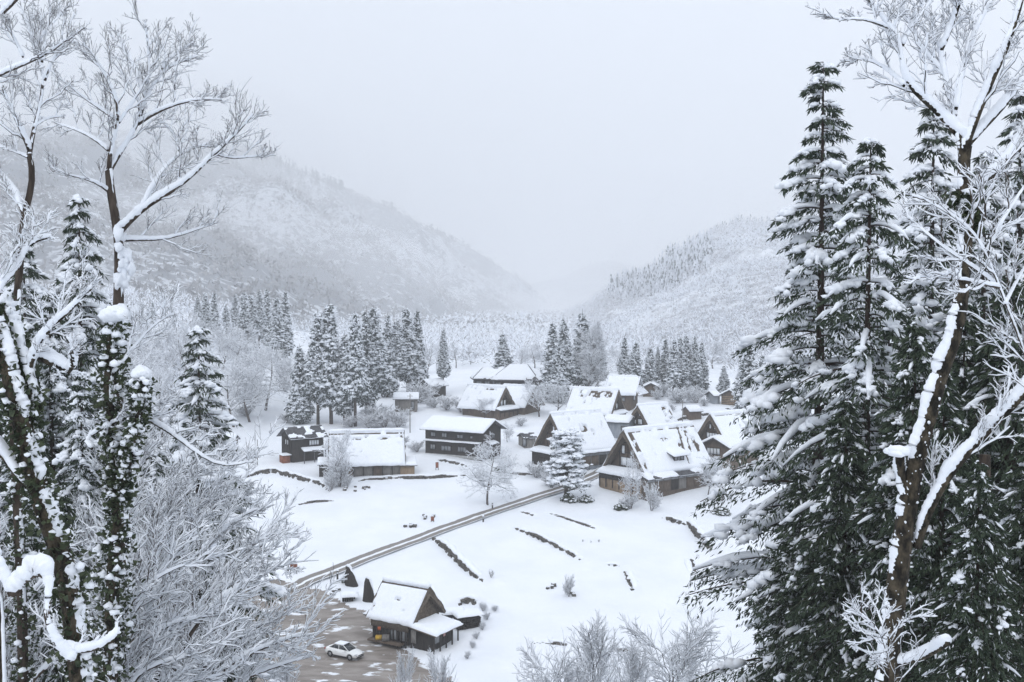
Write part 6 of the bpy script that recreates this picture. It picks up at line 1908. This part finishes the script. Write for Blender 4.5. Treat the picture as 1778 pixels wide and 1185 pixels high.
# ------------------------------------------------------------------ near cedars
def near_cedar_meshes(h, prof, step=0.42, per=5, spr=80, snow=1.0, sub_big=2, pad=0.34, needle='needles', droop=0.30, spl=0.34):
    """prof: list of (height share from the top 0..1, crown half width in m)"""
    pf = np.array(prof)
    tr = MB().tube([(0, 0, -1), (0.05, 0, h * 0.3), (0, 0.05, h * 0.65), (0, 0, h * 0.985)], [h * 0.0125, h * 0.0095, h * 0.005, 0.02], 9).mesh('trunk', M['cedar_bark'])
    lv = np.arange(0.25, h * pf[-1, 0], step)
    z = np.repeat(h - lv, per) + rng.normal(0, 0.10, len(lv) * per)
    a = np.repeat(rng.random(len(lv)) * 6.28, per) + np.tile(np.arange(per) / per * 6.28, len(lv)) + rng.normal(0, 0.25, len(lv) * per)
    half = np.interp((h - z) / h, pf[:, 0], pf[:, 1])
    L_ = half * (0.42 + 0.68 * rng.random(len(z)) ** 0.8) + 0.10
    keep = rng.random(len(z)) < 0.9
    z, a, L_ = z[keep], a[keep], L_[keep]
    n = len(z)
    s = np.linspace(0, 1, 7)
    dz = L_[:, None] * (0.16 * s - (droop + 0.16) * s ** 2.0)[None] * (0.7 + 0.6 * rng.random((n, 1)))
    sw = rng.normal(0, 0.10, (n, 1)) * L_[:, None] * s ** 2
    P = np.stack([np.cos(a)[:, None] * L_[:, None] * s - np.sin(a)[:, None] * sw, np.sin(a)[:, None] * L_[:, None] * s + np.cos(a)[:, None] * sw, z[:, None] + dz], -1)
    br = MB()
    tubes(br, P, (0.012 + 0.010 * L_)[:, None] * np.linspace(1, 0.25, 7)[None], 4, caps=False)
    fo, sn = MB(), MB()
    # sprays hang in tufts along the outer part of each bough
    cnt = np.clip((spr * (0.30 + L_ / 3.0)).astype(int), 12, spr * 2)
    bi = np.repeat(np.arange(n), cnt)
    m = len(bi)
    t = 0.18 + 0.82 * rng.random(m) ** 0.75
    tuft = np.round(t * 9) / 9                                     # gather into clumps
    t = np.clip(tuft + rng.normal(0, 0.035, m), 0.05, 1)
    i0 = np.clip((t * 6).astype(int), 0, 5)
    f = (t * 6 - i0)[:, None]
    c = P[bi, i0] * (1 - f) + P[bi, i0 + 1] * f
    tan = P[bi, i0 + 1] - P[bi, i0]
    tan /= np.linalg.norm(tan, axis=1, keepdims=True)
    lat = np.stack([-np.sin(a[bi]), np.cos(a[bi]), np.zeros(m)], 1)
    wd = (0.10 + 0.16 * L_[bi]) * (1.15 - 0.7 * np.abs(t - 0.6)) * rng.normal(0, 0.62, m)
    c = c + lat * wd[:, None] + np.array([0, 0, -1]) * (np.abs(wd) * 0.42 + 0.10 * rng.random(m))[:, None]
    d = tan * 0.75 + lat * (np.sign(wd) * 0.55)[:, None] + np.array([0, 0, -0.55]) + rng.normal(0, 0.38, (m, 3))
    sprays(fo, c, d, spl * (0.5 + 0.8 * rng.random(m)), spl * (0.07 + 0.09 * rng.random(m)))
    # snow: pads on the outer boughs, smaller lumps inside
    if snow > 0:
        lay = rng.random(n) < 0.8 * snow
        snow_tubes(sn, P[lay] + np.array([0, 0, 0.02]), ((0.016 + 0.020 * L_)[:, None] * np.array([0.4, 0.7, 1.0, 1.15, 1.2, 1.0, 0.5])[None])[lay], 0.12, 6, cap=2.2, lump=0.7, jit=0.4)
        for (t0, t1, sz, prob, kb) in ((0.68, 0.98, 0.92, 0.75, 9), (0.42, 0.80, 0.75, 0.5, 7), (0.22, 0.65, 0.5, 0.4, 4), (0.6, 1.0, 0.45, 0.6, 3)):
            sel = np.arange(n)
            sel = sel[rng.random(n) < prob * snow]
            ns_ = len(sel)
            tc_ = t0 + (t1 - t0) * rng.random(ns_)
            r_ = pad * sz * (0.55 + 0.65 * rng.random(ns_)) * np.clip(0.35 + L_[sel] / 3.2, 0.4, 1.15)
            # each pad is a heap of small lumps strung along the bough, some sliding off its edge
            bs, rs, ts = np.repeat(sel, kb), np.repeat(r_, kb), np.repeat(tc_, kb)
            ts = np.clip(ts + rng.normal(0, 0.55, len(bs)) * rs / L_[bs], 0.08, 1.03)
            i0 = np.clip((ts * 6).astype(int), 0, 5)
            f_ = (ts * 6 - i0)[:, None]
            cc = P[bs, i0] * (1 - f_) + P[bs, i0 + 1] * f_
            lo_ = rng.normal(0, 0.42, len(bs)) * rs
            latb = np.stack([-np.sin(a[bs]), np.cos(a[bs]), np.zeros(len(bs))], 1) * lo_[:, None]
            hz = rs * 0.20 - 0.75 * np.abs(lo_) ** 1.3 / np.maximum(rs, 0.05) ** 0.3 + rng.normal(0, 0.06, len(bs)) * rs
            q_ = rs * (0.34 + 0.30 * rng.random(len(bs)))
            S = np.stack([q_ * (1.0 + 0.6 * rng.random(len(bs))), q_ * 0.95, q_ * (0.62 + 0.35 * rng.random(len(bs)))], 1)
            blobs(sn, cc + latb + np.array([0, 0, 1.0]) * hz[:, None], S, a[bs] + rng.normal(0, 0.5, len(bs)), 1, 0.26, 0.85)
        # frosted outer sprays
        k2 = rng.random(m) < 0.20 * snow
        sprays(sn, c[k2] + np.array([0, 0, 0.05]), d[k2] + np.array([0, 0, 0.25]), np.full(k2.sum(), spl * 0.8), np.full(k2.sum(), spl * 0.11))
    out = [('trunk', tr), ('boughs', br.mesh('boughs', M['cedar_bark'])), ('crown', fo.mesh('crown', M[needle], smooth=False))]
    if snow > 0: out.append(('snow', sn.mesh('snow', M['snow'])))
    return out
def put_cedar(meshes, h, apex, D, label, group=None, wide=1.0, rz=None):
    top = at(apex[0], apex[1], D)
    s = (top[2] - Tz(top[0], D) + 0.3) / h
    o = empty('cedar_tree', (top[0], D, top[2] - h * s), rng.random() * 6.28 if rz is None else rz, label, 'tree', group)
    o.scale = (s * wide, s * wide, s)
    for nm, me in meshes: put_mesh(nm, me, o)
    return o
NG = 'snow-padded cedars in the near right stand'
def px_prof(D, apex_y, h, rows):
    k = D / FPX
    return [(min(1.0, (y - apex_y) * k / h), w * k) for y, w in rows]
D1 = 38.0
t1_ = at(1430, 97, D1); h1 = t1_[2] - Tz(t1_[0], D1)
K1 = near_cedar_meshes(h1, px_prof(D1, 97, h1, [(97, 10), (150, 26), (250, 48), (330, 80), (420, 102), (520, 128), (620, 150), (760, 195), (880, 210), (1050, 218), (1300, 215)]), step=0.50, per=5, spr=150, pad=0.46, spl=0.25, droop=0.18, snow=0.9)
put_cedar(K1, h1, (1430, 97), D1, 'tallest dark cedar with heavy snow pads right of the village', NG)
D2 = 33.0
t2_ = at(1512, 234, D2); h2 = t2_[2] - Tz(t2_[0], D2)
K2 = near_cedar_meshes(h2, px_prof(D2, 234, h2, [(234, 6), (300, 38), (400, 70), (520, 100), (640, 128), (760, 150), (950, 190), (1300, 220)]), step=0.52, per=4, spr=170, pad=0.38, droop=0.34, spl=0.25)
put_cedar(K2, h2, (1512, 234), D2, 'slimmer pointed cedar with bare leader right of the tallest one', NG)
PF = [(0, 0.15), (0.1, 0.9), (0.25, 1.7), (0.45, 2.5), (0.7, 3.2), (1.0, 3.6)]
KS = near_cedar_meshes(24, PF, step=0.52, per=5, spr=105, pad=0.46, spl=0.30)
KD = near_cedar_meshes(22, [(0, 0.2), (0.1, 1.0), (0.3, 2.2), (0.6, 3.2), (1.0, 3.6)], step=0.40, per=6, spr=120, snow=0.30, pad=0.34, spl=0.40)
for ax, ay, D, lb in [(1622, 170, 48, 'snowy cedar behind the forked trunk left of its crown'), (1712, 255, 42, 'snowy cedar filling the space behind the fork'), (1772, 150, 50, 'snowy cedar at the right edge behind the fork')]:
    put_cedar(KS, 24, (ax, ay), D, lb, NG)
for ax, ay, D, lb in [(1590, 560, 27, 'dark cedar standing close behind the thick trunk'), (1676, 520, 30, 'dark cedar right behind the thick trunk'), (1752, 470, 28, 'dark cedar in the shade at the right edge'), (1470, 690, 30, 'dark lower cedar under the slim pointed one'), (1640, 640, 24, 'dark low cedar right of the trunk foot'),
                      (1735, 600, 36, 'dark cedar deep in the right stand'), (1810, 430, 34, 'dark cedar cut by the right picture edge'), (1545, 500, 44, 'cedar between the two snow-padded ones further back'), (1390, 820, 34, 'low dark cedar under the tallest one'), (1700, 800, 20, 'low dark cedar in the lower right corner'), (1800, 700, 22, 'dark cedar low at the right edge'), (1610, 780, 36, 'low dark cedar deep behind the trunk foot')]:
    put_cedar(KD, 22, (ax, ay), D, lb, 'dark cedars of the near right stand')
# bare shaded stems inside the right stand
for px_, D, lb in [(1706, 24, 'bare reddish cedar stem right of the thick trunk'), (1752, 28, 'slender bare cedar stem near the right edge')]:
    b0, b1 = at(px_, 1250, D), at(px_ + 4, 790, D)
    o = empty('dead_cedar', tuple(b0), 0, lb, 'dead tree', 'bare stems in the right stand')
    q_ = b1 - b0
    MB().tube([(0, 0, -1), tuple(q_ * 0.5), tuple(q_)], [0.20, 0.17, 0.12], 9).build('stem', M['bark'], o)
    n = 26
    t = rng.random(n)
    a = rng.random(n) * 6.28
    P = np.stack([np.stack([q_[0] * t + np.cos(a) * s * 1.2, q_[1] * t + np.sin(a) * s * 1.2, q_[2] * t - 0.25 * s ** 2], 1) for s in np.linspace(0, 1, 4)], 1)
    m1 = MB(); tubes(m1, P, np.linspace(0.022, 0.008, 4)[None].repeat(n, 0), 4)
    m1.build('dead_branches', M['bark'], o)['kind'] = 'stuff'
    m1 = MB(); snow_tubes(m1, P, np.linspace(0.022, 0.008, 4)[None].repeat(n, 0), 0.04, 4, 0.6)
    m1.build('snow', M['snow'], o)['kind'] = 'stuff'
# left: conifers behind the bare trees
LG = 'snowy conifers behind the left bare trees'
for ax, ay, D, m, h, w, lb in [(137, 330, 42, KS, 24, 0.9, 'pointed snowy conifer between the two left bare trees'), (40, 400, 52, KS, 24, 1.0, 'snowy conifer behind the crooked edge tree'), (85, 500, 40, KS, 24, 1.0, 'snowy conifer behind the leaning mossy trunk'), (345, 560, 72, KS, 24, 1.25, 'solitary snowy conifer right of the ivy-covered trunk'),
                            (-20, 480, 38, KD, 22, 1.0, 'dark conifer cut by the left picture edge'), (140, 640, 33, KS, 24, 0.9, 'snowy conifer between mossy and ivy-covered trunks'), (30, 690, 28, KS, 24, 0.9, 'snowy conifer low behind the mossy trunk'), (262, 700, 42, KS, 24, 0.8, 'low snowy conifer right of the snow-capped stub'), (215, 820, 30, KS, 24, 0.7, 'low snowy conifer under the ivy-covered trunk'),
                            (320, 850, 40, KD, 22, 0.8, 'dark conifer inside the brushwood'), (110, 860, 25, KD, 22, 0.9, 'dark conifer at the foot of the mossy trunk'), (400, 930, 40, KD, 22, 0.6, 'small dark conifer at the right edge of the brushwood')]:
    put_cedar(m, h, (ax, ay), D, lb, LG, w)

# ------------------------------------------------------------------ haze: still, even, cold air
def haze_box(lo, hi, density):
    m = bpy.data.materials.new('haze')
    m.use_nodes = True
    N, L = m.node_tree.nodes, m.node_tree.links
    N.clear()
    out = N.new('ShaderNodeOutputMaterial')
    v = N.new('ShaderNodeVolumePrincipled')
    v.inputs['Color'].default_value = (0.995, 0.997, 1.0, 1)
    v.inputs['Density'].default_value = density
    v.inputs['Anisotropy'].default_value = 0.0
    L.new(v.outputs['Volume'], out.inputs['Volume'])
    c = [(lo[i] + hi[i]) / 2 for i in range(3)]
    s = [hi[i] - lo[i] for i in range(3)]
    o = MB().box(c, s).build('haze', m, smooth=False)
    return tag(o, 'pale still winter haze filling the whole valley', kind='stuff')
haze_box((-7600, -210, -340), (7600, 8800, 1350), 0.00042)

# low cloud lying in the valley mouth and along the foot of the left mountain
def mist_bank(px, py, D, size, density, label):
    m = bpy.data.materials.new('mist')
    m.use_nodes = True
    N, L = m.node_tree.nodes, m.node_tree.links
    N.clear()
    out = N.new('ShaderNodeOutputMaterial')
    v = N.new('ShaderNodeVolumePrincipled')
    v.inputs['Color'].default_value = (0.99, 0.99, 1.0, 1)
    v.inputs['Density'].default_value = density
    L.new(v.outputs['Volume'], out.inputs['Volume'])
    c = at(px, py, D)
    mb_ = MB()
    vv, ff = ICO[3]
    mb_.add(vv * np.array(size) + c, None, ff)
    tag(mb_.build('mist_bank', m), label, kind='stuff')
mist_bank(900, 575, 2300, (560, 600, 85), 0.0009, 'low white mist filling the valley mouth')
mist_bank(200, 480, 1150, (360, 380, 90), 0.0014, 'low white mist along the foot of the left mountain')
mist_bank(190, 400, 1600, (470, 440, 250), 0.0010, 'thin high cloud veiling the left mountainside')
mist_bank(1130, 500, 1150, (380, 420, 120), 0.0005, 'thin mist hanging before the right hill')
